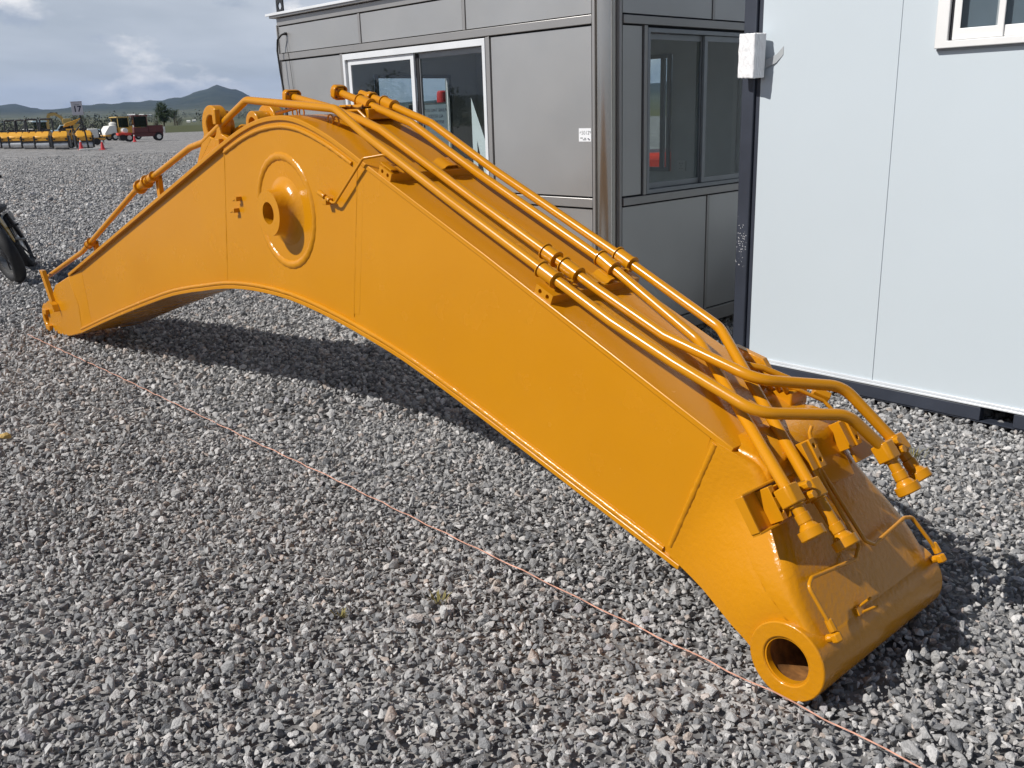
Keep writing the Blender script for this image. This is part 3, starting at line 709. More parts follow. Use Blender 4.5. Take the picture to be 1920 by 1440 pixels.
# box bracket standing off the near edge, with the two-hole end and an empty saddle
def bx(d, t, h): return face(d, t, h)
mb = MB().plate([(-.005, -.150), (.110, -.150), (.110, .03), (-.005, .03)], [], lambda p: bx(p[0]+.02, p[1], .012), lambda p: bx(p[0]+.02, p[1], .018))
fr_ = obj('bracket_tray', mb, PAINT, boom, .002)
for d in (.015, .128): obj('tray_rib', MB().plate([(-.155, .0), (.03, .0), (.03, .055), (-.155, .030)], [], lambda p: bx(d, p[0], p[1]), lambda p: bx(d+.006, p[0], p[1])), PAINT, fr_, .001)
obj('tray_end', MB().plate([(.018, .0), (.128, .0), (.128, .030), (.018, .030)], [], lambda p: bx(p[0], -.158, p[1]), lambda p: bx(p[0], -.151, p[1])), PAINT, fr_, .002)
obj('tapped_block', MB().plate([(.025, -.085), (.125, -.085), (.125, -.062), (.025, -.062)], [circ(.052, -.0735, .0075, 12), circ(.098, -.0735, .0075, 12)], lambda p: bx(p[0], p[1], .066), lambda p: bx(p[0], p[1], .018)), PAINT, fr_, .002)
obj('pipe_saddle', MB().strip([bx(.03, -.062, .062), bx(.06, -.045, .045), bx(.09, -.045, .045), bx(.125, -.062, .062)], FD.cross(Vector((0, 1, 0)))*.001+Vector((0, .045, 0)), .006), PAINT, fr_)
# loose two-hole lugs and small plate on the slope
for d, t in ((.000, .172), (-.010, .395)):
    P_ = lambda p, h, d=d, t=t: face(d+p[0], t+p[1], h)
    obj('tapped_block', MB().plate([(-.045, -.014), (.045, -.014), (.045, .014), (-.045, .014)], [circ(-.022, 0, .0075, 12), circ(.022, 0, .0075, 12)], lambda p: P_(p, .085), lambda p: P_(p, .012)), PAINT, boom, .002)
    obj('block_web', MB().plate([(-.042, -.045), (.042, -.045), (.042, -.0145), (-.042, -.0145)], [], lambda p: P_(p, .078), lambda p: P_(p, .072)), PAINT, boom, .001)
obj('cover_plate', MB().plate([(-.02, .20), (.10, .21), (.115, .40), (-.015, .41)], [], lambda p: face(p[0], p[1], .004), lambda p: face(p[0], p[1], .016)), PAINT, boom, .003)
# grease line, fittings
def gl(pts, r=.0062, nm='grease_line'): return obj(nm, MB().tube(pts, r, .022, 10), PAINT, boom, 0, 2, 60)
def fc(s, t, z, h=.0): return Vector((s, -t, z))+FN*h
g1 = gl([fc(-.092, -.066, .218, .006), fc(-.020, -.088, .326, .012), fc(-.011, -.055, .338, .010), fc(-.025, .168, .317, .008), fc(-.010, .215, .340, .008), face(.06, .235, .012), face(-.06, .26, .03), fc(.24, .27, .62, .06)])
g2 = gl([fc(-.092, .578, .218, .008), fc(-.018, .528, .327, .014), fc(-.012, .490, .336, .012), fc(-.022, .285, .322, .008), fc(-.010, .250, .342, .008), face(.05, .252, .012), face(-.02, .262, .03)])
for g, e, a in ((g1, fc(-.092, -.066, .218, .006), (-.078, -.071, .239)), (g2, fc(-.092, .578, .218, .008), (-.077, .575, .241))):
    ax = (e-fc(*a, .01)).normalized(); ax = (FD*1.0).normalized()
    obj('line_nut', MB().lathe(e-ax*.030, ax, [(0, .007), (.004, .011), (.030, .0125), (.036, .0125)], 8), PAINT, g, .001)
    obj('elbow_fitting', MB().lathe(e+ax*.010, ax, [(0, .010), (.004, .017), (.024, .017), (.028, .010)], 6).cyl(e+ax*.022, e+ax*.022-FN*.03, .012, .012, 8), PAINT, g, .002)
obj('line_clip', MB().box(-.012, .012, -.016, .016, 0, .02, Matrix.Translation(face(.455, .115, -.004)) @ rot_to(FN).to_4x4()), PAINT, boom, .002)
for a, b in ((.0, .045), (.018, .055)):
    obj('cotter_pin', MB().cyl(face(.445+a, .118, .014), face(.44+a*1.6, .118+b, .030), .0045, .0045, 8), PAINT, boom)
gl([L(2.440, -.020, 1.282), L(2.350, -.020, 1.247), L(2.330, -.018, 1.248), L(2.092, -.018, 1.437), L(2.010, .030, 1.450), L(1.93, .10, 1.405)], .0058)
obj('line_fitting', MB().cyl(L(2.450, -.022, 1.288), L(2.405, -.022, 1.270), .013, .012, 8).cyl(L(2.395, -.021, 1.266), L(2.368, -.021, 1.256), .011, .011, 6).box(2.395, 2.425, -.012, .026, 1.235, 1.262), PAINT, boom, .002)
gl([L(2.62, .20, 1.62), L(2.53, .215, 1.628), L(2.46, .22, 1.628), L(2.36, .23, 1.56)], .0065)
gl([L(2.98, .10, 1.63), L(2.72, .10, 1.655), L(2.62, .13, 1.645)], .008)
obj('line_fitting', MB().cyl(L(2.70, .10, 1.654), L(2.60, .10, 1.648), .016, .014, 8), PAINT, boom, .002)
for s_, t_ in ((2.52, .11), (2.49, .12), (2.93, .17), (2.90, .19), (3.22, .10), (3.19, .13)):
    zz = z_at(TOP, s_); a_ = [L(s_+.022*math.cos(R(q)), t_, zz+.016+.022*math.sin(R(q))) for q in range(-60, 250, 20)]
    obj('wire_loop', MB().tube(a_, .0038, 0, 6), PAINT, boom, 0, 2, 60)
# cast part number on the slope, raised lettering
tm = text_mesh('20Y-70-31165'.replace('20Y-70-31165', '5J101-01-0455'), .040, .0022)
to = obj('cast_lettering', tm, CAST, boom, 0, 2, 0)
mx_ = Matrix((Vector((0, -1, 0)), -FD, FN)).transposed().to_4x4(); mx_.translation = face(.335, .252, .0006); to.matrix_local = mx_
# far-side grease block seen past the pipes
gb = obj('grease_block', MB().box(.34, .46, -.50, -.40, .64, .70), PAINT, boom, .006)
for k in range(4): obj('grease_fitting', MB().cyl((.36+.028*k, -.40, .70), (.36+.028*k, -.37, .735), .009, .007, 8), PAINT, gb)
gl([L(.40, .40, .72), L(.34, .44, .70), L(.28, .50, .66), L(.22, .52, .60)], .0065)
gl([L(.52, .36, .775), L(.46, .42, .755), L(.36, .50, .70)], .011)
obj('line_fitting', MB().cyl(L(.32, .50, .69), L(.28, .53, .665), .020, .020, 6), PAINT, boom, .002)
obj('side_ear', MB().plate([(.62, .80), (.50, .77), (.42, .66), (.56, .66)], [circ(.53, .715, .022, 16)], lambda p: L(p[0], WB+.002, p[1]), lambda p: L(p[0], WB+.03, p[1])), CAST, boom, .004)

# ================================================================== grey guard cabin
CA = R(-46.52)
cab = thing('guard_cabin', 'grey steel guard cabin with sliding windows and a round corner column', 'cabin', (.6726, 5.9668, 0), CA)
LX, DY, ZT = -3.84, 2.35, 2.39
def panel(x0, x1, z0, z1, y=0.0, m=GREY, nm='wall_panel', g=.006, th=.02):
    return obj(nm, wavy(x0+g, x1-g, z0+g, z1-g, lambda a, c, w: Vector((a, y+w, c)), lambda a, c: Vector((a, y+th, c))), m, cab)
def wavy(a0, a1, c0, c1, f, b):
    nx, nz = max(2, int((a1-a0)/.07)), max(2, int((c1-c0)/.07)); mb = MB(); ph = a0*7.3+c0*3.1
    def w(a, c):
        e = min(a-a0, a1-a, c-c0, c1-c)/.12; e = max(0, min(1, e))
        return e*(.0016*math.sin(a*5.1+ph)*math.sin(c*4.3+ph*1.7)+.0009*math.sin(a*9.7-c*6.1+ph))
    V = [[mb.bm.verts.new(f(a0+(a1-a0)*i/nx, c0+(c1-c0)*k/nz, w(a0+(a1-a0)*i/nx, c0+(c1-c0)*k/nz))) for k in range(nz+1)] for i in range(nx+1)]
    for i in range(nx):
        for k in range(nz): mb.bm.faces.new((V[i][k], V[i+1][k], V[i+1][k+1], V[i][k+1]))
    B = [mb.bm.verts.new(b(a, c)) for a, c in ((a0, c0), (a1, c0), (a1, c1), (a0, c1))]; mb.bm.faces.new(B[::-1])
    rim = [[V[i][0] for i in range(nx+1)], [V[nx][k] for k in range(nz+1)], [V[i][nz] for i in range(nx, -1, -1)], [V[0][k] for k in range(nz, -1, -1)]]
    for q, r in enumerate(rim): mb.bm.faces.new(r+[B[(q+1) % 4], B[q]])
    return mb
def spanel(y0, y1, z0, z1, x=0.0, m=GREY, nm='wall_panel', g=.006, th=.02):
    return obj(nm, wavy(y0+g, y1-g, z0+g, z1-g, lambda a, c, w: Vector((x-w, a, c)), lambda a, c: Vector((x-th, a, c))), m, cab)
# backing shell with the window openings (front, right side, left side, back)
def wall_with_hole(axis, at, a0, a1, z0, z1, hole, th, m, nm):
    h0, h1, hz0, hz1 = hole
    mb = MB()
    outer = [(a0, z0), (a1, z0), (a1, z1), (a0, z1)]; hl = [(h0, hz0), (h1, hz0), (h1, hz1), (h0, hz1)]
    f = (lambda d: (lambda p: Vector((p[0], d, p[1])))) if axis == 'y' else (lambda d: (lambda p: Vector((d, p[0], p[1]))))
    return obj(nm, mb.plate(outer, [hl], f(at), f(at+th)), m, cab)
FW_ = (-2.864, -1.130, 1.05, 2.096)
SW_ = (.345, 1.62, 1.05, 2.085)
wall_with_hole('y', .021, LX+.02, -.14, .10, ZT, FW_, .05, GAP, 'wall_core')
wall_with_hole('x', -.071, .03, DY-.03, .10, ZT, SW_, .05, GAP, 'wall_core')
wall_with_hole('x', LX+.021, .03, DY-.03, .10, ZT, (.95, 1.90, 1.05, 1.985), .05, INNER, 'wall_core')
wall_with_hole('y', DY-.08, LX+.08, -.08, .10, ZT, (-2.6, -1.23, 1.05, 2.04), .05, INNER, 'wall_core')
obj('lining', MB().plate([(LX+.08, .12), (-.16, .12), (-.16, ZT-.02), (LX+.08, ZT-.02)], [[(FW_[0], FW_[2]), (FW_[1], FW_[2]), (FW_[1], FW_[3]), (FW_[0], FW_[3])]], lambda p: Vector((p[0], .072, p[1])), lambda p: Vector((p[0], .078, p[1]))), INNER, cab)
obj('lining', MB().plate([(.08, .12), (DY-.09, .12), (DY-.09, ZT-.02), (.08, ZT-.02)], [[(SW_[0], SW_[2]), (SW_[1], SW_[2]), (SW_[1], SW_[3]), (SW_[0], SW_[3])]], lambda p: Vector((-.072, p[0], p[1])), lambda p: Vector((-.078, p[0], p[1]))), INNER, cab)
obj('floor_slab', MB().box(LX+.08, -.08, .08, DY-.08, .08, .14), FLOORM, cab)
obj('ceiling_panel', MB().box(LX+.08, -.08, .08, DY-.08, ZT-.06, ZT-.03), INNER, cab)
# front facade
panel(LX, -2.621, 2.160, 2.388); panel(-2.590, -1.361, 2.160, 2.388); panel(-1.330, -.158, 2.160, 2.388)
for x in (-2.6055, -1.3455): obj('joint_strip', MB().box(x-.0145, x+.0145, -.006, .018, 2.162, 2.386), GREYF, cab, .002)
obj('top_rail', MB().box(LX, -.150, -.014, .019, 2.105, 2.158), GREYF, cab, .003)
panel(LX, -2.905, 1.050, 2.100); panel(-1.083, -.158, 1.050, 2.100)
for x0, x1 in ((-2.900, -2.868), (-1.126, -1.088)): obj('window_post', MB().box(x0, x1, -.010, .018, 1.05, 2.100), GREYF, cab, .002)
obj('mid_rail', MB().box(LX, -.150, -.014, .019, .985, 1.045), GREYF, cab, .003)
panel(LX, -2.6, .16, .980); panel(-2.6, -1.35, .16, .980); panel(-1.35, -.158, .16, .980)
obj('base_skirt', MB().box(LX, -.150, -.010, .019, .055, .155), GREYF, cab, .003)
obj('corner_angle', MB().box(LX-.012, LX, -.012, .05, .06, 2.40), GREYF, cab, .002)
obj('top_fascia', MB().box(LX, -.150, -.008, .02, 2.392, 2.452), GREYF, cab, .002)
# roof with its thin overhanging lip
obj('roof_slab', MB().box(LX-.06, .02, -.045, DY+.04, 2.456, 2.490), GREYF, cab, .004)
obj('roof_lip', MB().box(LX-.10, .03, -.058, -.047, 2.474, 2.496), ALU, cab, .003)
ey = obj('lifting_eye', MB().plate([(-.055, 0), (.055, 0), (.055, .10), (-.055, .10)], [circ(0, .045, .030, 18)], lambda p: Vector((LX+.06+p[0], .00, 2.507+p[1])), lambda p: Vector((LX+.06+p[0], .012, 2.507+p[1]))), BLACKP, cab)
# front window: outer frame, white sliding sash on the left, fixed sash on the right
def frame(x0, x1, z0, z1, y0, y1, w, m, nm, par, axis='y', wt=None):
    wt = wt or w
    outer = [(x0, z0), (x1, z0), (x1, z1), (x0, z1)]; inner = [(x0+w, z0+w), (x1-w, z0+w), (x1-w, z1-wt), (x0+w, z1-wt)]
    f = (lambda d: (lambda p: Vector((p[0], d, p[1])))) if axis == 'y' else (lambda d: (lambda p: Vector((d, p[0], p[1]))))
    return obj(nm, MB().plate(outer, [inner], f(y0), f(y1)), m, par, .002)
wf = frame(-2.862, -1.132, 1.052, 2.094, -.012, .060, .030, ALU, 'window_frame', cab, 'y', .046)
obj('frame_groove', MB().box(-2.83, -1.162, .052, .058, 1.085, 2.046), GAP, wf) if False else None
sa = frame(-2.815, -1.950, 1.084, 2.046, .006, .026, .040, ALU, 'sash_frame', wf)
obj('window_pane', MB().box(-2.776, -1.989, .014, .019, 1.122, 2.008), GLASS, sa)
sb = frame(-1.946, -1.163, 1.084, 2.046, .032, .052, .040, ALUG, 'sash_frame', wf)
obj('window_pane', MB().box(-1.908, -1.201, .040, .045, 1.122, 2.008), GLASS, sb)
obj('interlock_stile', MB().box(-1.949, -1.915, .0262, .0318, 1.09, 2.04), GAP, sb)
# notice stuck to the inside of the glass, seen mirrored from the back
nt_ = obj('paper_notice', MB().box(-1.895, -1.640, .0462, .0470, 1.36, 1.672), PAPER, sb)
tmn = text_mesh('PLEASE TAKE OUT\nALL GOODS\nBEFORE PULL\nTHIS', .032, .0003, 0, 1.35)
tx = obj('notice_lettering', tmn, INK, nt_, 0, 2, 0); tx.matrix_local = Matrix(((-1, 0, 0, -1.768), (0, 0, 1, .0458), (0, 1, 0, 1.565), (0, 0, 0, 1)))
obj('pane_n_shape', MB().plate([(-1.359, 1.708), (-1.217, 1.395), (-1.217, 1.13), (-1.232, 1.13), (-1.311, 1.41), (-1.308, 1.13), (-1.36, 1.13)], [], lambda p: Vector((p[0], .0462, p[1])), lambda p: Vector((p[0], .0468, p[1]))), LABELW, sb)  # white N-shaped polygon set against the right pane
# white inventory label beside the column
lb = obj('inventory_label', MB().box(-.274, -.170, -.0012, -.0002, 1.403, 1.485), LABELW, cab)
for body, sz_, x, z, m in (('5012', .034, -.218, 1.456, INKG), ('A', .020, -.261, 1.459, INKG), ('79', .022, -.182, 1.459, INKG)):
    t_ = obj('label_lettering', text_mesh(body, sz_, .0002), m, lb, 0, 2, 0); t_.matrix_local = Matrix(((1, 0, 0, x), (0, 0, -1, -.0016), (0, 1, 0, z), (0, 0, 0, 1)))
for x0, x1, z in ((-.262, -.240, 1.425), (-.228, -.213, 1.423), (-.240, -.210, 1.414), (-.199, -.187, 1.420), (-.190, -.179, 1.414)): obj('label_print', MB().box(x0, x1, -.0020, -.0013, z-.003, z+.003), INKG if x0 < -.2 else INK, lb)
# power cable stub
obj('cable', MB().tube([(-3.705, -.005, 2.318), (-3.712, -.045, 2.312), (-3.765, -.06, 2.27), (-3.785, -.06, 2.18), (-3.775, -.055, 2.0), (-3.755, -.05, 1.84), (-3.73, -.05, 1.60)], .008, .03, 10), BLACK, cab)
obj('cable_gland', MB().cyl((-3.705, .0, 2.318), (-3.705, -.022, 2.318), .014, .012, 10), BLACK, cab)
obj('loose_wire', MB().tube([(-3.70, -.006, 2.31), (-3.69, -.02, 2.24), (-3.672, -.015, 2.10), (-3.655, -.012, 1.86), (-3.66, -.02, 1.70)], .0018, .03, 6), BLACK, cab)
# corner column and side facade
obj('corner_column', MB().cyl((-.072, .038, .05), (-.072, .038, 2.45), .062, .062, 40), COLUMN, cab)
obj('column_strip', MB().box(-.150, -.128, -.012, .019, .06, 2.45), GREYF, cab, .003)
obj('column_strip', MB().box(-.03, .004, .074, .098, .06, 2.45), GREYF, cab, .003)
spanel(.10, 1.05, 2.155, 2.388); spanel(1.08, 1.70, 2.155, 2.388); spanel(1.73, DY, 2.155, 2.388)
obj('joint_strip', MB().box(-.018, .006, 1.052, 1.078, 2.157, 2.386), GREYF, cab, .002); obj('joint_strip', MB().box(-.018, .006, 1.702, 1.728, 2.157, 2.386), GREYF, cab, .002)
obj('top_rail', MB().box(-.019, .014, .104, DY, 2.100, 2.150), GREYF, cab, .003)
spanel(.10, .300, 1.050, 2.095)
obj('window_post', MB().box(-.018, .012, .308, .340, 1.05, 2.095), GREYF, cab, .002)
spanel(1.66, DY, 1.050, 2.095)
obj('mid_rail', MB().box(-.019, .014, .104, DY, .995, 1.045), GREYF, cab, .003)
spanel(.10, 1.045, .16, .990); spanel(1.075, 1.80, .16, .990); spanel(1.83, DY, .16, .990)
obj('joint_strip', MB().box(-.018, .006, 1.048, 1.072, .16, .988), GREYF, cab, .002)
obj('base_skirt', MB().box(-.019, .010, .104, DY, .055, .155), GREYF, cab, .003)
wf2 = frame(.346, 1.618, 1.052, 2.083, -.060, .010, .026, ALUG, 'window_frame', cab, 'x')
s1 = frame(.374, 1.020, 1.080, 2.054, -.052, -.032, .036, ALUG, 'sash_frame', wf2, 'x'); obj('window_pane', MB().box(-.045, -.040, .409, .985, 1.115, 2.019), GLASS, s1)
s2 = frame(.985, 1.590, 1.080, 2.054, -.026, -.006, .036, ALUG, 'sash_frame', wf2, 'x'); obj('window_pane', MB().box(-.019, -.014, 1.020, 1.555, 1.115, 2.019), GLASS, s2)
# left end wall and back wall outer skins, their windows
wall_with_hole('x', LX, 0, DY, .06, 2.45, (.95, 1.90, 1.05, 1.985), .02, GREY, 'outer_skin')
wall_with_hole('y', DY-.029, LX, 0, .06, 2.45, (-2.6, -1.23, 1.05, 2.04), .029, GREY, 'outer_skin')
w3 = frame(.95, 1.90, 1.05, 1.985, LX+.072, LX+.10, .035, ALUG, 'window_frame', cab, 'x'); obj('window_pane', MB().box(LX+.03, LX+.034, .96, 1.89, 1.06, 1.975), GLASS, w3)
w4 = frame(-2.6, -1.23, 1.05, 2.04, DY-.11, DY-.081, .035, ALUG, 'window_frame', cab, 'y'); obj('window_pane', MB().box(-2.59, -1.24, DY-.05, DY-.046, 1.06, 2.03), GLASS, w4)
obj('window_mullion', MB().box(-1.34, -1.30, DY-.10, DY-.07, 1.085, 2.005), ALUG, w4)
sk = obj('wall_socket', MB().box(-1.150, -1.064, DY-.094, DY-.0805, 1.055, 1.141), UPVC, cab, .004)
for dx_, dz_ in ((-.014, .022), (.014, .022), (0, 0), (-.014, -.022), (.014, -.022)): obj('socket_hole', MB().box(-1.107+dx_-.004, -1.107+dx_+.004, DY-.0952, DY-.0942, 1.098+dz_-.003, 1.098+dz_+.003), BLACK, sk)
obj('ceiling_trim', MB().box(LX+.081, LX+.10, .5, 1.7, 2.10, 2.112), UPVC, cab)
obj('corner_trim', MB().box(-.60, -.56, DY-.094, DY-.0815, .16, 2.3), UPVC, cab)

# ================================================================== white site container
CB = R(-48.7)
con = thing('site_container', 'white panel site container on a navy steel frame', 'container', (1.9815, 4.9112, 0), CB)
XE, DC, ZC = 2.05, 5.90, 2.62
for x0, x1 in ((-.790, .013), (.016, 1.16), (1.163, XE-.1)):
    if x0 == .016:
        hole = [(.206, 1.832), (1.06, 1.832), (1.06, 2.46), (.206, 2.46)]
        obj('wall_panel', MB().plate([(x0, .100), (x1, .100), (x1, ZC-.12), (x0, ZC-.12)], [hole], lambda p: Vector((p[0], .012, p[1])), lambda p: Vector((p[0], .062, p[1]))), WHITEP, con, .0012)
    else: obj('wall_panel', MB().box(x0, x1, .012, .062, .100, ZC-.12), WHITEP, con, .0012)
obj('panel_backing', MB().plate([(-.79, .10), (XE-.1, .10), (XE-.1, ZC-.12), (-.79, ZC-.12)], [[(.206, 1.832), (1.06, 1.832), (1.06, 2.46), (.206, 2.46)]], lambda p: Vector((p[0], .0622, p[1])), lambda p: Vector((p[0], .075, p[1]))), INKG, con)
obj('corner_post', MB().box(-.905, -.822, -.004, .09, .012, ZC), NAVY, con, .006)
obj('post_return', MB().box(-.820, -.7925, .016, .09, .10, ZC-.12), NAVY, con, .002)
obj('corner_post', MB().box(XE-.098, XE, -.004, .09, .012, ZC), NAVY, con, .006)
mb = MB(); rgq = random.Random(4)
for k in range(70):
    x, z, r_ = rgq.uniform(-.902, -.832), rgq.gauss(.80, .055), rgq.uniform(.0006, .0030)
    mb.bm.faces.new([mb.bm.verts.new((x+r_*math.cos(a)*rgq.uniform(.6, 1.2), -.0046, z+r_*math.sin(a)*rgq.uniform(.6, 1.4))) for a in (0, 1.2, 2.5, 3.8, 5.1)])
obj('foam_residue', mb, FOAM, con, 0, 2, 0, None, 'stuff')
# base rail in pieces with the fork pockets open between them
for x0, x1 in ((-.820, .606), (.766, XE-.1)): obj('base_rail', MB().box(x0, x1, -.002, .05, .012, .082), NAVY, con, .003)
obj('base_lip', MB().box(-.82, XE-.1, .004, .07, .004, .0112), NAVY, con)
obj('drip_flashing', MB().box(-.79, XE-.1, -.006, .011, .086, .0985), FLASH, con, .003); obj('drip_flashing', MB().box(-.79, XE-.1, .001, .011, .0995, .113), FLASH, con, .002)
obj('top_rail', MB().box(-.820, XE-.1, -.002, .09, ZC-.118, ZC), NAVY, con, .004)
obj('roof_sheet', MB().box(-.90, XE, .0, DC, ZC+.002, ZC+.03), FLASH, con)
obj('end_wall', MB().box(-.90, -.85, .092, DC-.05, .10, ZC), WHITEP, con, .002); obj('end_wall', MB().box(XE-.06, XE-.01, .092, DC-.05, .10, ZC), WHITEP, con)
obj('rear_wall', MB().box(-.90, XE, DC-.048, DC, .10, ZC), WHITEP, con); obj('floor_frame', MB().box(-.90, XE, .093, DC, .082, .0995), NAVY, con)
obj('end_rail', MB().box(-.905, -.853, .092, DC, .012, .081), NAVY, con)
wfr = obj('window_frame', MB().plate([(.203, 1.829), (1.063, 1.829), (1.063, 2.463), (.203, 2.463)], [[(.262, 1.862), (1.004, 1.862), (1.004, 2.40), (.262, 2.40)]], lambda p: Vector((p[0], -.020, p[1])), lambda p: Vector((p[0], .03, p[1]))), UPVC, con, .004)
for x0, x1, yy in ((.278, .512, .008), (.470, .99, .018)):
    sh = obj('sash_frame', MB().plate([(x0, 1.864), (x1, 1.864), (x1, 2.40), (x0, 2.40)], [[(x0+.034, 1.915), (x1-.030, 1.915), (x1-.030, 2.36), (x0+.034, 2.36)]], lambda p: Vector((p[0], yy-.012, p[1])), lambda p: Vector((p[0], yy-.004, p[1]))), UPVC, wfr, .003)
    obj('window_pane', MB().box(x0+.030, x1-.026, yy-.0035, yy+.001, 1.911, 2.364), GLASSD, sh)
obj('window_blind', MB().box(.21, 1.055, .040, .044, 1.835, 2.455), FLASH, wfr)
obj('frame_gap', MB().box(.2625, .277, .0, .004, 1.866, 2.398), GAP, wfr)
obj('sill_shadow_strip', MB().box(.206, 1.06, .002, .0115, 1.818, 1.828), ALUG, wfr)
# foam block taped to the corner post
fo = thing('foam_block', 'white foam packing block taped high on the navy corner post', 'foam block', con.matrix_basis @ Vector((-.81, -.055, 1.86)), CB)
mb = MB(); bmesh.ops.create_cube(mb.bm, size=1); bmesh.ops.subdivide_edges(mb.bm, edges=mb.bm.edges[:], cuts=9, use_grid_fill=True)
rngf = random.Random(5)
for v in mb.bm.verts:
    v.co = Vector((v.co.x*.125, v.co.y*.088, v.co.z*.236)); k = .0022 if v.co.y < 0 else .0012
    v.co += Vector((rngf.uniform(-k, k), rngf.uniform(-k, k), rngf.uniform(-k, k)))
fb = obj('foam_body', mb, FOAM, fo, .010, 2, 0); fb.rotation_euler = (R(2), R(3), R(-12))
obj('tape_strip', MB().strip([(.02, .047, -.03), (.062, .050, -.045), (.12, .0620, -.02), (.16, .0655, .02)], (.0, 0, .045), .0008), TAPE, fo)

# ================================================================== small things on the yard
cord = [(52, 627), (90, 645), (133, 664.6), (218.8, 704), (312.5, 749), (400, 790.6), (480, 829.5), (631.7, 900), (800, 983), (980, 1070), (1143, 1150), (1260, 1206), (1401, 1275), (1495, 1320.6), (1600, 1375), (1720, 1436), (1840, 1494)]
pp = dense([gp(x, y, .022) for x, y in cord], .06)
for i, q in enumerate(pp): q.z = .022+.003*math.sin(i*1.7)+.0015*random.uniform(-1, 1)
tag(obj('marking_string', MB().tube(pp, .0022, 0, 6), STRING, None, 0, 2, 60), 'thin orange string stretched over the gravel in front of the boom', 'string')
g_ = gp(12, 828)
mb = MB(); bmesh.ops.create_icosphere(mb.bm, subdivisions=2, radius=.5)
for v in mb.bm.verts: v.co = Vector((v.co.x*.062, v.co.y*.045, max(-.012, v.co.z*.042)))*(1+random.uniform(-.12, .12))
o = obj('foam_scrap', mb, SPONGE, None, 0, 2, 0); o.location = (g_.x, g_.y, .03); tag(o, 'small tan scrap of sponge lying alone on the gravel at left', 'scrap')
tufts = [((1712, 862), 'yellow-green weed tuft in the gravel beside the pipe ends', 1.0), ((1446, 758), 'pale dry weed tuft behind the boom foot near the container', .8), ((822, 1135), 'sparse green weed in the open gravel before the boom', .6), ((640, 1162), 'tiny dry weed left of the sparse green weed', .45)]
for (px, py), lab, k in tufts:
    g_ = gp(px, py); mb = MB(); rg = random.Random(px)
    for i in range(int(26*k)+8):
        a = rg.uniform(0, 6.28); r_ = rg.uniform(0, .05*k); b = Vector((r_*math.cos(a), r_*math.sin(a), .0)); l = rg.uniform(.025, .06)*k
        tip_ = b+Vector((math.cos(a)*l*rg.uniform(.3, 1.1), math.sin(a)*l*rg.uniform(.3, 1.1), l)); w_ = Vector((-math.sin(a), math.cos(a), 0))*.0022
        mb.bm.faces.new([mb.bm.verts.new(q) for q in (b-w_, b+w_, (b+tip_)/2+w_+Vector((0, 0, .006)), tip_, (b+tip_)/2-w_+Vector((0, 0, .006)))])
    o = obj('weed_tuft', mb, DRY, None, 0, 2, 0); o.location = (g_.x, g_.y, .012); tag(o, lab, 'weed', 'weeds in the gravel')

# ================================================================== electric bike at the left edge
fw = gp(38, 527); rw = gp(55, 496); dirv = (rw-fw); dirv.z = 0; WBZ = 1.12; dirv.normalize()
bike = thing('electric_bike', 'black fat-tyred electric bike parked at the left edge of the yard', 'bike', (fw.x, fw.y, 0), math.atan2(dirv.y, dirv.x))
bike.rotation_euler = (R(-19), 0, math.atan2(dirv.y, dirv.x)-.03)
WR, TR = .275, .066
def wheel(x, yaw, rim_m):
    w = obj('wheel', MB().lathe((0, -.022, 0), (0, 1, 0), [(0, .02), (.001, .045), (.010, .060), (.034, .060), (.043, .045), (.044, .02)], 28), BLACKP, bike, 0, 2, 30)
    w.location = (x, 0, WR+.045); w.rotation_euler = (0, 0, yaw)
    tp_ = MB(); nn = 40
    tp_.loft([[Vector(((WR+TR*.92*math.cos(2*math.pi*k/12))*math.cos(2*math.pi*i/nn), TR*math.sin(2*math.pi*k/12), (WR+TR*.92*math.cos(2*math.pi*k/12))*math.sin(2*math.pi*i/nn))) for k in range(12)] for i in range(nn+1)], True, False)
    obj('tyre', tp_, BLACK, w, 0, 2, 60)
    obj('rim', MB().ring((0, -.035, 0), (0, 1, 0), WR-.065, WR-.035, 0, .07, 36), CHROME, w)
    obj('brake_disc', MB().ring((0, -.045, 0), (0, 1, 0), .035, .075, 0, .003, 28), CHROME, w)
    for k in range(6):
        a = k*math.pi/3; obj('spoke', MB().cyl((.03*math.cos(a), 0, .03*math.sin(a)), ((WR-.06)*math.cos(a), 0, (WR-.06)*math.sin(a)), .010, .008, 8), BLACKP, w)
    return w
wheel(0, R(24), CHROME); wheel(WBZ, 0, CHROME)
for sy in (-1, 1): obj('fork_leg', MB().tube([(.0, .085*sy, .30), (.09, .085*sy, .62), (.15, .075*sy, .86)], .020, .1, 10), BLACKP, bike)
obj('fork_crown', MB().box(.08, .16, -.11, .11, .62, .67), BLACKP, bike, .01)
obj('mudguard', MB().loft([[Vector(((WR+.085)*math.cos(R(a)), y, WR+.045+(WR+.085)*math.sin(R(a)))) for y in (-.06, -.03, .03, .06)] for a in range(20, 140, 12)], False, False), BLACKP, bike)
obj('head_tube', MB().cyl((.12, 0, .66), (.19, 0, .92), .030, .030, 14), BLACKP, bike)
obj('handlebar', MB().tube([(.20, -.34, 1.06), (.18, -.20, 1.06), (.18, .0, .98), (.18, .20, 1.06), (.20, .34, 1.06)], .013, .05, 10), BLACKP, bike)
for sy in (-1, 1): obj('grip', MB().cyl((.205, .34*sy, 1.06), (.185, .235*sy, 1.06), .019, .019, 12), BLACK, bike)
obj('headlamp', MB().lathe((.11, 0, .88), (-1, 0, 0), [(0, .03), (.03, .055), (.06, .058), (.065, .05)], 20), BLACKP, bike)
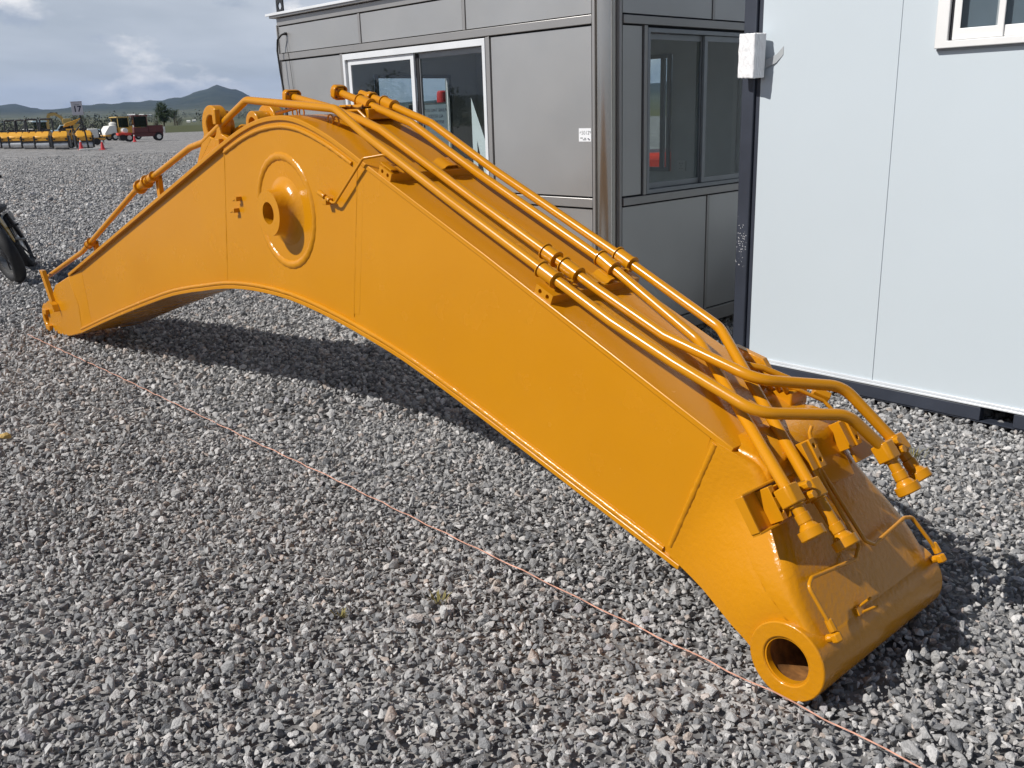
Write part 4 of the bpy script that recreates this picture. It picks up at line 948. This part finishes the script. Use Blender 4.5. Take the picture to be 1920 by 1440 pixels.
obj('frame', MB().tube([(.18, 0, .82), (.42, 0, .52), (.62, 0, .40), (.72, 0, .62), (.95, 0, .66)], .038, .1, 12).tube([(.17, 0, .86), (.45, 0, .72), (.70, 0, .66)], .028, .1, 10), BLACKP, bike, 0, 2, 60)
obj('battery_case', MB().box(.34, .66, -.07, .07, .46, .66), BLACKP, bike, .02)
obj('side_cover', MB().plate([(.22, .78), (.36, .80), (.62, .44), (.50, .36)], [], lambda p: Vector((p[0], -.085, p[1])), lambda p: Vector((p[0], -.070, p[1]))), TAN, bike, .01)
obj('side_cover', MB().plate([(.22, .78), (.36, .80), (.62, .44), (.50, .36)], [], lambda p: Vector((p[0], .070, p[1])), lambda p: Vector((p[0], .085, p[1]))), BLACKP, bike, .01)
obj('seat', MB().loft([[Vector((x, w*math.cos(R(a)), .74+hh*math.sin(R(a)))) for a in range(0, 360, 30)] for x, w, hh in ((.52, .05, .03), (.62, .09, .045), (.95, .12, .05), (1.20, .10, .05), (1.26, .05, .03))]), BLACK, bike, 0, 2, 60)
for sy in (-1, 1):
    obj('swingarm', MB().tube([(.60, .07*sy, .40), (WBZ, .085*sy, WR+.045)], .018, 0, 10), BLACKP, bike)
    obj('shock_absorber', MB().cyl((.98, .10*sy, .36), (.86, .09*sy, .66), .024, .024, 12), BLACKP, bike)
    cr = obj('crank_arm', MB().box(.56, .59, .09*sy-.008, .09*sy+.008, .30, .44) if sy > 0 else MB().box(.56, .59, -.098, -.082, .40, .54), BLACKP, bike, .004)
    zc = .31 if sy > 0 else .53
    obj('pedal', MB().plate([(.525, .10), (.625, .10), (.625, .20), (.525, .20)], [[(.540, .115), (.570, .115), (.570, .185), (.540, .185)], [(.582, .115), (.610, .115), (.610, .185), (.582, .185)]], lambda p: Vector((p[0], p[1]*sy, zc-.012)), lambda p: Vector((p[0], p[1]*sy, zc+.012))), BLACKP, cr)
obj('kickstand', MB().tube([(.60, -.08, .34), (.66, -.16, .10)], .010, 0, 8), BLACKP, bike)
obj('number_plate', MB().box(1.30, 1.305, -.09, .09, .55, .66), WHITE, bike)

# ================================================================== machines and signs across the yard
CAMDIR = lambda p: math.atan2(-p.y, -p.x)      # heading that faces the camera
# --- small yellow rollers
def make_roller():
    """faces -y; drum axis along x"""
    t = thing('road_roller', 'x', 'road roller')
    for y, nm in ((-.75, 'front_drum'), (.95, 'rear_drum')):
        d = obj(nm, MB().lathe((-.50, y, .30), (1, 0, 0), [(0, .05), (.0, .27), (.02, .30), (.98, .30), (1.0, .27), (1.0, .05)], 32), DRUM, t, 0, 2, 30)
        obj('drum_yoke', MB().box(-.62, -.51, y-.30, y+.34, .10, .95).box(.51, .62, y-.30, y+.34, .10, .95), BLACKP, d, .02)
    f = obj('front_hood', MB().loft([[Vector((x, y, z)) for y, z in ((-1.02, .58), (-1.02, .92), (-.70, 1.20), (-.10, 1.22), (.0, .60))] for x in (-.50, .50)]), YEL, t, .03)
    for x0, x1 in ((-.44, -.06), (.06, .44)): obj('hood_step', MB().loft([[Vector((x, y, z)) for y, z in ((-1.06, .84), (-.80, 1.10), (-.60, 1.28), (-.30, 1.28), (-.30, 1.0))] for x in (x0, x1)]), YEL, f, .02)
    for x in (-.40, .40): obj('headlamp', MB().cyl((x, -1.07, .72), (x, -1.02, .72), .07, .07, 12), BLACKP, f)
    obj('scraper', MB().box(-.58, .58, -.40, -.34, .40, .60).box(-.50, .50, -1.04, -.99, .50, .58), BLACKP, t)
    obj('engine_cover', MB().box(-.58, .58, .35, 1.35, .62, 1.12), YEL, t, .05)
    obj('operator_platform', MB().box(-.60, .60, -.1, .40, .45, .60), BLACKP, t)
    obj('seat', MB().box(-.25, .25, .10, .36, .98, 1.10).box(-.25, .25, .32, .42, 1.05, 1.45), BLACK, t, .03)
    obj('steering_column', MB().cyl((0, -.05, 1.1), (0, -.20, 1.35), .03, .03, 8).ring((0, -.20, 1.35), (0, -.5, .9), .14, .17, 0, .03, 20), BLACKP, t)
    return t
def rollbar(t):
    obj('rollover_bar', MB().tube([(-.52, .20, .9), (-.44, .42, 2.20), (.44, .42, 2.20), (.52, .20, .9)], .065, .10, 10), BLACKP, t, 0, 2, 60)
rl = [((150, 280.0), 0, 0, 'rightmost yellow road roller, behind the first cone by the number sign'), ((109, 280.2), -10, 0, 'large clear yellow road roller with twin hood steps left of the number sign'), ((79, 279.3), -20, 1, 'yellow road roller third from the right end of the row'),
      ((52, 279.5), -14, 1, 'yellow road roller fourth from the right end of the row'), ((31, 278.4), -24, 1, 'yellow road roller fifth from the right end of the row'), ((13, 279.0), -16, 1, 'yellow road roller second from the left edge of the photo'), ((-8, 278.2), -20, 0, 'leftmost yellow road roller, cut by the photo edge')]
proto = make_roller(); first = True
for (px, py), rz, bar, lab in rl:
    o = proto if first else copy_tree(proto); first = False
    p = gp(px, py); p.y += 1.0; o.location = p; o.rotation_euler = (0, 0, CAMDIR(p)+math.pi/2+R(rz)); o['label'] = lab; o['group'] = 'row of yellow road rollers'
    if bar: rollbar(o)
# --- line number sign
sp_ = gp(168, 282); sg = thing('line_sign', 'white line sign reading 17 on a dark post between two cones', 'sign', sp_, CAMDIR(sp_)+math.pi/2)
obj('post', MB().loft([[Vector((x0, -.05, z)), Vector((x0+w, -.05, z)), Vector((x0+w, .05, z)), Vector((x0, .05, z))] for x0, w, z in ((-.09, .13, 0), (-.13, .10, 1.2), (-.24, .09, 2.3))]), BLACKP, sg, .01)
obj('post_base', MB().box(-.62, .72, -.16, .16, .03, .13), WHITE, sg, .02)
bd = obj('board', MB().box(-.63, .05, -.075, -.052, 2.30, 3.14), SIGNW, sg, .004)
obj('board_edge', MB().box(-.64, .06, -.080, -.050, 3.14, 3.17), RED, bd)
for body, s_, z, m, bo in (('17', .52, 2.68, INK, .012), ('Línea', .15, 2.98, INKG, .002)):
    t_ = obj('sign_lettering', text_mesh(body, s_, .002, bo), m, bd, 0, 2, 0); t_.matrix_local = Matrix(((1, 0, 0, -.29), (0, 0, -1, -.078), (0, 1, 0, z), (0, 0, 0, 1)))
sg.rotation_euler = (0, R(-1.5), CAMDIR(sp_)+math.pi/2)
# --- cones
def make_cone():
    t = thing('traffic_cone', 'x', 'traffic cone')
    obj('base', MB().box(-.19, .19, -.19, .19, 0, .035), CONE, t, .01)
    obj('body', MB().lathe((0, 0, .03), (0, 0, 1), [(0, .15), (.50, .058)], 24), CONE, t)
    obj('collar', MB().lathe((0, 0, .531), (0, 0, 1), [(0, .0585), (.11, .040)], 24), WHITE, t)
    obj('tip', MB().lathe((0, 0, .642), (0, 0, 1), [(0, .040), (.05, .034)], 20), CONE, t)
    return t
cn_ = make_cone()
for i, ((px, py), lab) in enumerate([((153, 281), 'red traffic cone left of the number sign'), ((193, 281), 'red traffic cone right of the number sign'), ((253, 266), 'red traffic cone in front of the dark red sweeper'), ((150, 276), 'red and white cone tip behind the left sign cone')]):
    o = cn_ if i == 0 else copy_tree(cn_); p = gp(px, py); o.location = p; o['label'] = lab; o['group'] = 'traffic cones'
# --- road sweepers
def make_sweeper(name, lab, body, hood, loc, rz, cab_m):
    """nose toward -x"""
    t = thing(name, lab, 'road sweeper', loc, rz)
    obj('chassis', MB().box(-1.5, 1.9, -.55, .55, .42, .78), body, t, .03)
    obj('engine_hood', MB().box(.55, 1.95, -.60, .60, .78, 1.45), body, t, .06)
    c = obj('operator_cab', MB().box(-.75, .55, -.68, .68, .78, 1.30), body, t, .03)
    for x in (-.72, .48):
        for y in (-.64, .58): obj('cab_post', MB().box(x, x+.07, y, y+.06, 1.30, 2.30), cab_m, c)
    obj('cab_roof', MB().box(-.85, .65, -.76, .76, 2.30, 2.42), cab_m, c, .03)
    for y in (-.63, .60): obj('cab_glass', MB().box(-.65, .48, y, y+.02, 1.32, 2.28), VGLASS, c)
    obj('cab_glass', MB().box(-.70, -.68, -.58, .58, 1.32, 2.28), VGLASS, c); obj('cab_glass', MB().box(.50, .52, -.58, .58, 1.32, 2.28), VGLASS, c)
    obj('beacon', MB().cyl((-.3, 0, 2.42), (-.3, 0, 2.56), .07, .06, 12), BLACKP, c)
    for x in (-1.25, 1.45):
        for y in (-.72, .50):
            w = obj('wheel', MB().lathe((x, y, .38), (0, 1, 0), [(0, .20), (.0, .34), (.03, .38), (.19, .38), (.22, .34), (.22, .20)], 24), BLACK, t)
            obj('rim', MB().lathe((x, y-.012, .38), (0, 1, 0), [(0, .06), (.0, .21), (.244, .21), (.244, .06)], 20), WHITE, w)
    if hood is not None:
        obj('hopper_hood', MB().loft([[Vector((x, y, z)) for x, z in ((-2.3, .55), (-2.3, .80), (-1.7, 1.50), (-.95, 1.55), (-.9, .75))] for y in (-.62, .62)]), hood, t, .04)
        obj('bumper', MB().box(-2.36, -1.8, -.70, .70, .46, .58), body, t, .02)
        obj('water_tank', MB().lathe((-.95, 0, 1.10), (0, 0, 1), [(0, .30), (.1, .40), (.65, .40), (.80, .22)], 20), WHITE, t)
    else:
        obj('broom_housing', MB().box(-2.25, -1.05, -.95, .95, .60, .84), REDB, t, .03)
        obj('broom', MB().cyl((-1.85, -.95, .40), (-1.85, .95, .40), .30, .30, 24), BLACK, t)
        obj('water_tank', MB().lathe((-1.55, -.85, 1.05), (0, 1, 0), [(0, .1), (.03, .24), (1.67, .24), (1.70, .1)], 20), WHITE, t)
        obj('tank_strap', MB().ring((-1.55, -.35, 1.05), (0, 1, 0), .241, .26, 0, .05, 20).ring((-1.55, .35, 1.05), (0, 1, 0), .241, .26, 0, .05, 20), BLACKP, t)
    return t
p = gp(268, 264.5); make_sweeper('road_sweeper', 'dark red road sweeper with glazed cab and white wheels', RED, None, p, R(28), RED)
p = gp(231, 262.5); make_sweeper('road_sweeper', 'yellow road sweeper with a big white sloping hopper hood', YEL, WHITE, p, R(52), TAN)
# --- excavator far behind the rollers
p = gp(118, 258); ex_ = thing('excavator', 'tan excavator with raised arched boom behind the rollers', 'excavator', p, CAMDIR(p)+math.pi/2)
obj('track', MB().box(-1.9, 1.9, -1.4, -.8, 0, .85), BLACK, ex_, .2, 3); obj('track', MB().box(-1.9, 1.9, .8, 1.4, 0, .85), BLACK, ex_, .2, 3)
obj('upper_body', MB().box(.3, 2.6, -1.3, 1.3, .95, 1.9), TAN, ex_, .08); obj('cab', MB().box(.3, 1.5, -1.35, -.4, 1.9, 2.7), TAN, ex_, .06)
obj('boom', MB().strip([(.6, .2, 1.7), (.2, .2, 2.9), (-.6, .2, 3.45), (-1.6, .2, 3.3)], (0, .40, 0), .42), TAN, ex_)
obj('arm', MB().strip([(-1.4, .2, 3.35), (-1.75, .2, 2.5), (-1.8, .2, 1.0)], (0, .34, 0), .42), TAN, ex_)
obj('hydraulic_ram', MB().cyl((-.2, .2, 3.55), (-1.2, .2, 3.62), .08, .08, 10), BLACKP, ex_)
obj('bucket', MB().plate([(-2.4, .9), (-1.5, 1.1), (-1.5, .5), (-2.2, .25)], [], lambda q: Vector((q[0], -.4, q[1])), lambda q: Vector((q[0], .8, q[1]))), TAN, ex_, .04)
p = gp(139, 262); bk = thing('loader_bucket', 'raised yellow loader bucket standing up behind the rollers', 'loader', p, CAMDIR(p)+math.pi/2)
obj('bucket', MB().plate([(-1.0, 0), (.25, .25), (1.15, 1.05), (.2, .75), (-.75, .45)], [], lambda q: Vector((q[0], -.5, q[1]+1.5)), lambda q: Vector((q[0], .5, q[1]+1.5))), YEL, bk, .04)
obj('lift_arm', MB().box(-.15, .15, -.3, -.15, .5, 1.8).box(-.15, .15, .15, .3, .5, 1.8), BLACKP, bk); obj('loader_body', MB().box(-1.1, .9, -.8, .8, .45, 1.3), YEL, bk, .06)
for x in (-.8, .6):
    for y in (-.95, .7): obj('wheel', MB().cyl((x, y, .45), (x, y+.25, .45), .45, .45, 20), BLACK, bk)
# --- pickup, tractor cab, dark implements, white tank
p = gp(122, 259); pk = thing('pickup_truck', 'pale blue pickup truck behind the rollers', 'truck', p, CAMDIR(p)+math.pi/2)
obj('body', MB().box(-2.4, 2.4, -.9, .9, .55, 1.15), BLUEP, pk, .1); cbn = obj('cab', MB().loft([[Vector((x, y, z)) for x, z in ((-.9, 1.15), (-.4, 1.80), (1.0, 1.80), (1.2, 1.15))] for y in (-.82, .82)]), BLUEP, pk, .05)
obj('side_window', MB().plate([(-.62, 1.22), (-.28, 1.70), (.9, 1.70), (1.0, 1.22)], [], lambda q: Vector((q[0], -.835, q[1])), lambda q: Vector((q[0], -.825, q[1]))), VGLASS, cbn)
for x in (-1.5, 1.5):
    for y in (-.95, .72): obj('wheel', MB().cyl((x, y, .38), (x, y+.23, .38), .38, .38, 20), BLACK, pk)
p = gp(73, 266); tr_ = thing('tractor', 'small white-roofed tractor between roller bars', 'tractor', p, CAMDIR(p)+math.pi/2)
obj('hood', MB().box(-1.7, -.3, -.4, .4, .8, 1.45), WHITE, tr_, .12, 3); tc_ = obj('cab', MB().box(-.3, 1.1, -.7, .7, .8, 1.35), TAN, tr_, .05)
for x in (-.25, 1.0):
    for y in (-.65, .60): obj('cab_post', MB().box(x, x+.06, y, y+.05, 1.35, 2.15), BLACKP, tc_)
obj('cab_roof', MB().box(-.4, 1.2, -.8, .8, 2.15, 2.30), BLUEP, tc_, .06); obj('cab_glass', MB().box(-.2, 1.0, -.64, -.62, 1.36, 2.14), VGLASS, tc_)
for x, r_ in ((-1.3, .42), (.6, .75)):
    for y in (-.95, .65): obj('wheel', MB().cyl((x, y, r_), (x, y+.30, r_), r_, r_, 24), BLACK, tr_)
def implement(px, py, lab, seed, w):
    p = gp(px, py); t = thing('farm_implement', lab, 'implement', p, CAMDIR(p)+math.pi/2); rg = random.Random(seed)
    obj('main_beam', MB().box(-w, w, -.1, .1, .7, .85), BLACKP, t, .02)
    for k in range(7):
        x = -w+2*w*k/6; a = obj('tine_arm', MB().tube([(x, 0, .8), (x+rg.uniform(-.3, .3), -.4, 1.0+rg.uniform(0, .6)), (x+rg.uniform(-.5, .5), -.7, .05)], .05, .1, 8), BLACKP, t)
    obj('drawbar', MB().tube([(-w*.6, 0, .8), (0, .3, 1.75), (w*.7, 0, .8)], .06, .1, 8), BLACKP, t)
    obj('tank', MB().lathe((w*.1, .3, 1.0), (1, 0, 0), [(0, .05), (.03, .22), (.8, .22), (.83, .05)], 18), BLUEP, t)
    for x in (-w*.8, w*.8): obj('wheel', MB().cyl((x, -.1, .40), (x, .15, .40), .40, .40, 20), BLACK, t)
implement(158, 270, 'dark tined implement behind the sign post', 3, 1.5); implement(176, 264, 'dark implement with a wheel beside the white tank', 5, 1.2)
implement(25, 268, 'dark implement behind the left rollers', 9, 1.6); implement(50, 268, 'dark implement behind the fourth roller', 12, 1.4)
p = gp(178, 272); wt = thing('water_trailer', 'white box water trailer right of the sign post', 'trailer', p, CAMDIR(p)+math.pi/2)
obj('tank', MB().box(-.45, .40, -.5, .5, .60, 1.35), WHITE, wt, .05); obj('frame', MB().box(-.9, .9, -.45, .45, .40, .58), YEL, wt, .02)
for y in (-.58, .40): obj('wheel', MB().cyl((.2, y, .28), (.2, y+.18, .28), .28, .28, 18), BLACK, wt)
p = gp(307, 249); bn = thing('white_drum', 'white drum standing alone right of the dark red sweeper', 'drum', p)
obj('barrel', MB().lathe((0, 0, 0), (0, 0, 1), [(0, .28), (.3, .31), (.33, .33), (.36, .31), (.62, .31), (.65, .33), (.68, .31), (.98, .28)], 24), WHITE, bn); obj('lid', MB().cyl((0, 0, .982), (0, 0, 1.03), .29, .27, 24), WHITE, bn)
# --- forklift behind the cabin, seen through its windows
fk = thing('forklift', 'red forklift with an orange beacon seen through the cabin windows', 'forklift', (.62, 12.35, 0), R(-3))
obj('chassis', MB().box(-1.3, 1.5, -.6, .6, .25, .62), BLACKP, fk, .04); obj('counterweight', MB().box(.2, 1.95, -.62, .62, .62, 1.06), REDB, fk, .08, 3)
obj('front_cowl', MB().box(-1.3, -.8, -.58, .58, .62, 1.0), REDB, fk, .05)
gd = obj('overhead_guard', MB().box(-1.75, 1.0, -.62, .62, 1.66, 1.74), BLACKP, fk, .02)
for x0, x1 in ((-1.3, -.9), (.95, .45)):
    for y in (-.58, .58): obj('guard_post', MB().cyl((x1, y, .62), (x0, y, 1.68), .045, .045, 10), BLACKP, gd)
obj('beacon', MB().lathe((-1.40, 0, 1.74), (0, 0, 1), [(0, .07), (.03, .07), (.13, .065), (.15, .045)], 18), CONE, fk)
obj('seat', MB().box(-.1, .4, -.28, .28, .95, 1.08).box(.32, .46, -.28, .28, 1.05, 1.5), BLACK, fk, .05); obj('steering_wheel', MB().ring((-.6, 0, 1.25), (-.5, 0, .8), .15, .18, 0, .03, 24).cyl((-.6, 0, 1.25), (-.75, 0, .95), .025, .025, 8), BLACKP, fk)
for y in (-.42, .30): obj('mast_rail', MB().box(-1.12, -1.0, y, y+.12, .1, 2.3), BLACKP, fk, .01)
obj('mast_crossbar', MB().box(-1.10, -1.02, -.42, .42, 2.22, 2.3).box(-1.10, -1.02, -.42, .42, 1.1, 1.2), BLACKP, fk)
for y in (-.35, .25): obj('fork_tine', MB().box(-2.7, -1.62, y, y+.10, .08, .13), BLACKP, fk)
for x, r_ in ((-1.0, .32), (1.1, .28)):
    for y in (-.72, .50): obj('wheel', MB().cyl((x, y, r_), (x, y+.22, r_), r_, r_, 22), BLACK, fk)

# ================================================================== trees
def make_tree(name, lab, loc, hgt, wid, seed, leaf=LEAF, nclump=46, per=46, base=.18, ls=.02, group=None):
    t = thing(name, lab, 'tree', loc, 0, group); rg = random.Random(seed)
    mb = MB(); mb.tube([(0, 0, -.3), (rg.uniform(-.02, .02)*hgt, 0, .25*hgt), (rg.uniform(-.04, .04)*hgt, 0, .62*hgt)], .028*hgt, .1*hgt, 8)
    for k in range(6):
        a = rg.uniform(0, 6.28); mb.tube([(0, 0, hgt*rg.uniform(.18, .35)), (math.cos(a)*wid*.25, math.sin(a)*wid*.25, hgt*rg.uniform(.5, .75))], .011*hgt, 0, 6)
    obj('trunk', mb, BARK, t)
    mb = MB()
    for k in range(nclump):
        while True:
            q = Vector((rg.uniform(-1, 1), rg.uniform(-1, 1), rg.uniform(-1, 1)))
            if q.length < 1: break
        q = q*(.55+.45*rg.random()); prof = .75+.25*math.sin((q.z+1)*1.6)
        c = Vector((q.x*wid*.5*prof, q.y*wid*.5*prof, hgt*(base+(1-base)*(q.z*.46+.5)))); cr = wid*rg.uniform(.09, .17)
        for i in range(per):
            d = Vector((rg.gauss(0, 1), rg.gauss(0, 1), rg.gauss(0, .8)))*cr*.55; p = c+d; s = hgt*ls*rg.uniform(.6, 1.3)
            u_ = Vector((rg.gauss(0, 1), rg.gauss(0, 1), rg.gauss(0, 1))).normalized(); v_ = u_.orthogonal().normalized()
            mb.bm.faces.new([mb.bm.verts.new(p+u_*s*a+v_*s*b) for a, b in ((-1, 0), (0, -.6), (1, 0), (0, .6))])
    o = obj('crown', mb, leaf, t, 0, 2, 0); return t
def far_pt(px, r):
    d = RT*((px-960)/F_PX) - UP*((240-720)/F_PX) + FW; k = r/math.hypot(d.x, d.y); x, y = d.x*k, d.y*k
    return Vector((x, y, terrain_h(x, y)))
make_tree('roadside_tree', 'tall dark green tree at the far edge of the yard', far_pt(308, 228), 6.2, 3.5, 2, LEAF, 60, 60, .12)
make_tree('roadside_tree', 'small round dark tree right of the tall tree', far_pt(329, 420), 8.2, 5.0, 3, LEAF, 30, 40)
make_tree('roadside_tree', 'low pointed bush at the foot of the tall tree', far_pt(334, 240), 3.0, 3.2, 4, LEAF2, 26, 40, .02)
make_tree('roadside_tree', 'grey-green bushy tree left of the tall tree', far_pt(296, 245), 3.2, 2.8, 6, LEAF2, 26, 40, .02)
make_tree('roadside_tree', 'round dark tree behind the number sign', far_pt(151, 300), 6.2, 7.0, 8, LEAF2, 30, 40, .05)
# trees and lamp post behind the photographer, mirrored in the cabin glass
for (x, y), h_, w_, sd_, lab in (((-60, 17.8), 4.4, 4.6, 21, 'broad dark tree mirrored in the left cabin window'), ((-60, 13.6), 3.6, 3.4, 22, 'smaller tree mirrored beside the lamp post'), ((-62, 22.0), 2.9, 4.2, 23, 'low tree mirrored at the left of the cabin glass')):
    make_tree('yard_tree', lab, Vector((x, y, 0)), h_, w_, sd_, LEAF, 40, 40, .06, .03)
# far tree belt and scrub: one mass
def belt(name, lab, r0, r1, a0, a1, n, hmin, hmax, m, seed):
    rg = random.Random(seed); mb = MB()
    for k in range(n):
        a = R(rg.uniform(a0, a1)); r = rg.uniform(r0, r1); x, y = r*math.sin(a), r*math.cos(a); z = terrain_h(x, y); h = rg.uniform(hmin, hmax)*(1 if rg.random() < .85 else 1.7); w = h*rg.uniform(.7, 1.5)
        for i in range(44):
            q = Vector((rg.gauss(0, .33)*w, rg.gauss(0, .33)*w, min(1, max(.02, rg.gauss(.5, .24)))*h)); s = h*rg.uniform(.06, .12)
            u_ = Vector((rg.gauss(0, 1), rg.gauss(0, 1), rg.gauss(0, 1))).normalized(); v_ = u_.orthogonal().normalized()
            mb.bm.faces.new([mb.bm.verts.new(Vector((x, y, z))+q+u_*s*a_+v_*s*b_) for a_, b_ in ((-1, 0), (0, -.7), (1, 0), (0, .7))])
    o = obj(name, mb, m, None, 0, 2, 0, None, 'stuff'); o['label'] = lab; o['category'] = 'trees'
belt('tree_belt', 'far belt of dark trees and scrub behind the machines', 340, 700, -40, -20.5, 420, 1.8, 3.8, LEAF2, 31)
belt('field_scrub', 'scattered bushes on the fields below the hills', 700, 2600, -34, -8, 260, 4, 8, LEAF2, 33)
# far white sheds on the plain
hx = [(152, 1500, 14), (205, 1150, 10), (215, 1300, 12), (225, 1250, 9), (250, 2400, 40), (268, 2450, 30), (283, 2500, 22), (355, 900, 7), (366, 950, 8), (60, 1700, 14), (128, 1900, 16), (100, 1600, 12)]
for px, r, w in hx:
    w *= .45
    p = far_pt(px, r); o = obj('farm_shed', MB().loft([[Vector((x, y, z)) for y, z in ((-w*.3, -1), (-w*.3, w*.16+1), (0, w*.24+1.4), (w*.3, w*.16+1), (w*.3, -1))] for x in (-w/2, w/2)]), WHITE)
    o.location = p; o.rotation_euler = (0, 0, CAMDIR(p)+math.pi/2+R(random.uniform(-25, 25))); tag(o, 'tiny pale shed on the plain below the hills', 'shed', 'far white sheds')
# low white wall along the far edge of the yard
wl = [far_pt(x, 232) for x in range(268, 460, 12)]
mb = MB()
for a, b in zip(wl, wl[1:]):
    d = (b-a); d.z = 0; nn = Vector((-d.y, d.x, 0)).normalized()*.12
    v = [mb.bm.verts.new(q) for q in (a-nn, b-nn, b+nn, a+nn, a-nn+Vector((0, 0, .75)), b-nn+Vector((0, 0, .75)), b+nn+Vector((0, 0, .75)), a+nn+Vector((0, 0, .75)))]
    for f in ((0, 1, 5, 4), (1, 2, 6, 5), (2, 3, 7, 6), (3, 0, 4, 7), (4, 5, 6, 7)): mb.bm.faces.new([v[i] for i in f])
tag(obj('boundary_wall', mb, SIGNW, None, 0, 2, 0), 'low pale wall along the far edge of the yard', 'wall')

# ================================================================== haze
mb = MB().box(-11000, 11000, -11000, 11000, -3, 420)
hz = obj('haze', mb, None, None, 0, 2, 0, None, 'stuff'); hz['label'] = 'thin bluish haze over the plain and hills'; hz['category'] = 'haze'
hm_ = bpy.data.materials.new('haze'); hm_.use_nodes = True; t = hm_.node_tree; t.nodes.clear()
oo = t.nodes.new('ShaderNodeOutputMaterial'); pv = t.nodes.new('ShaderNodeVolumePrincipled'); pv.inputs['Color'].default_value = (.42, .60, .95, 1); pv.inputs['Density'].default_value = 7.5e-5; pv.inputs['Anisotropy'].default_value = .1
t.links.new(pv.outputs[0], oo.inputs['Volume']); hz.data.materials.append(hm_)
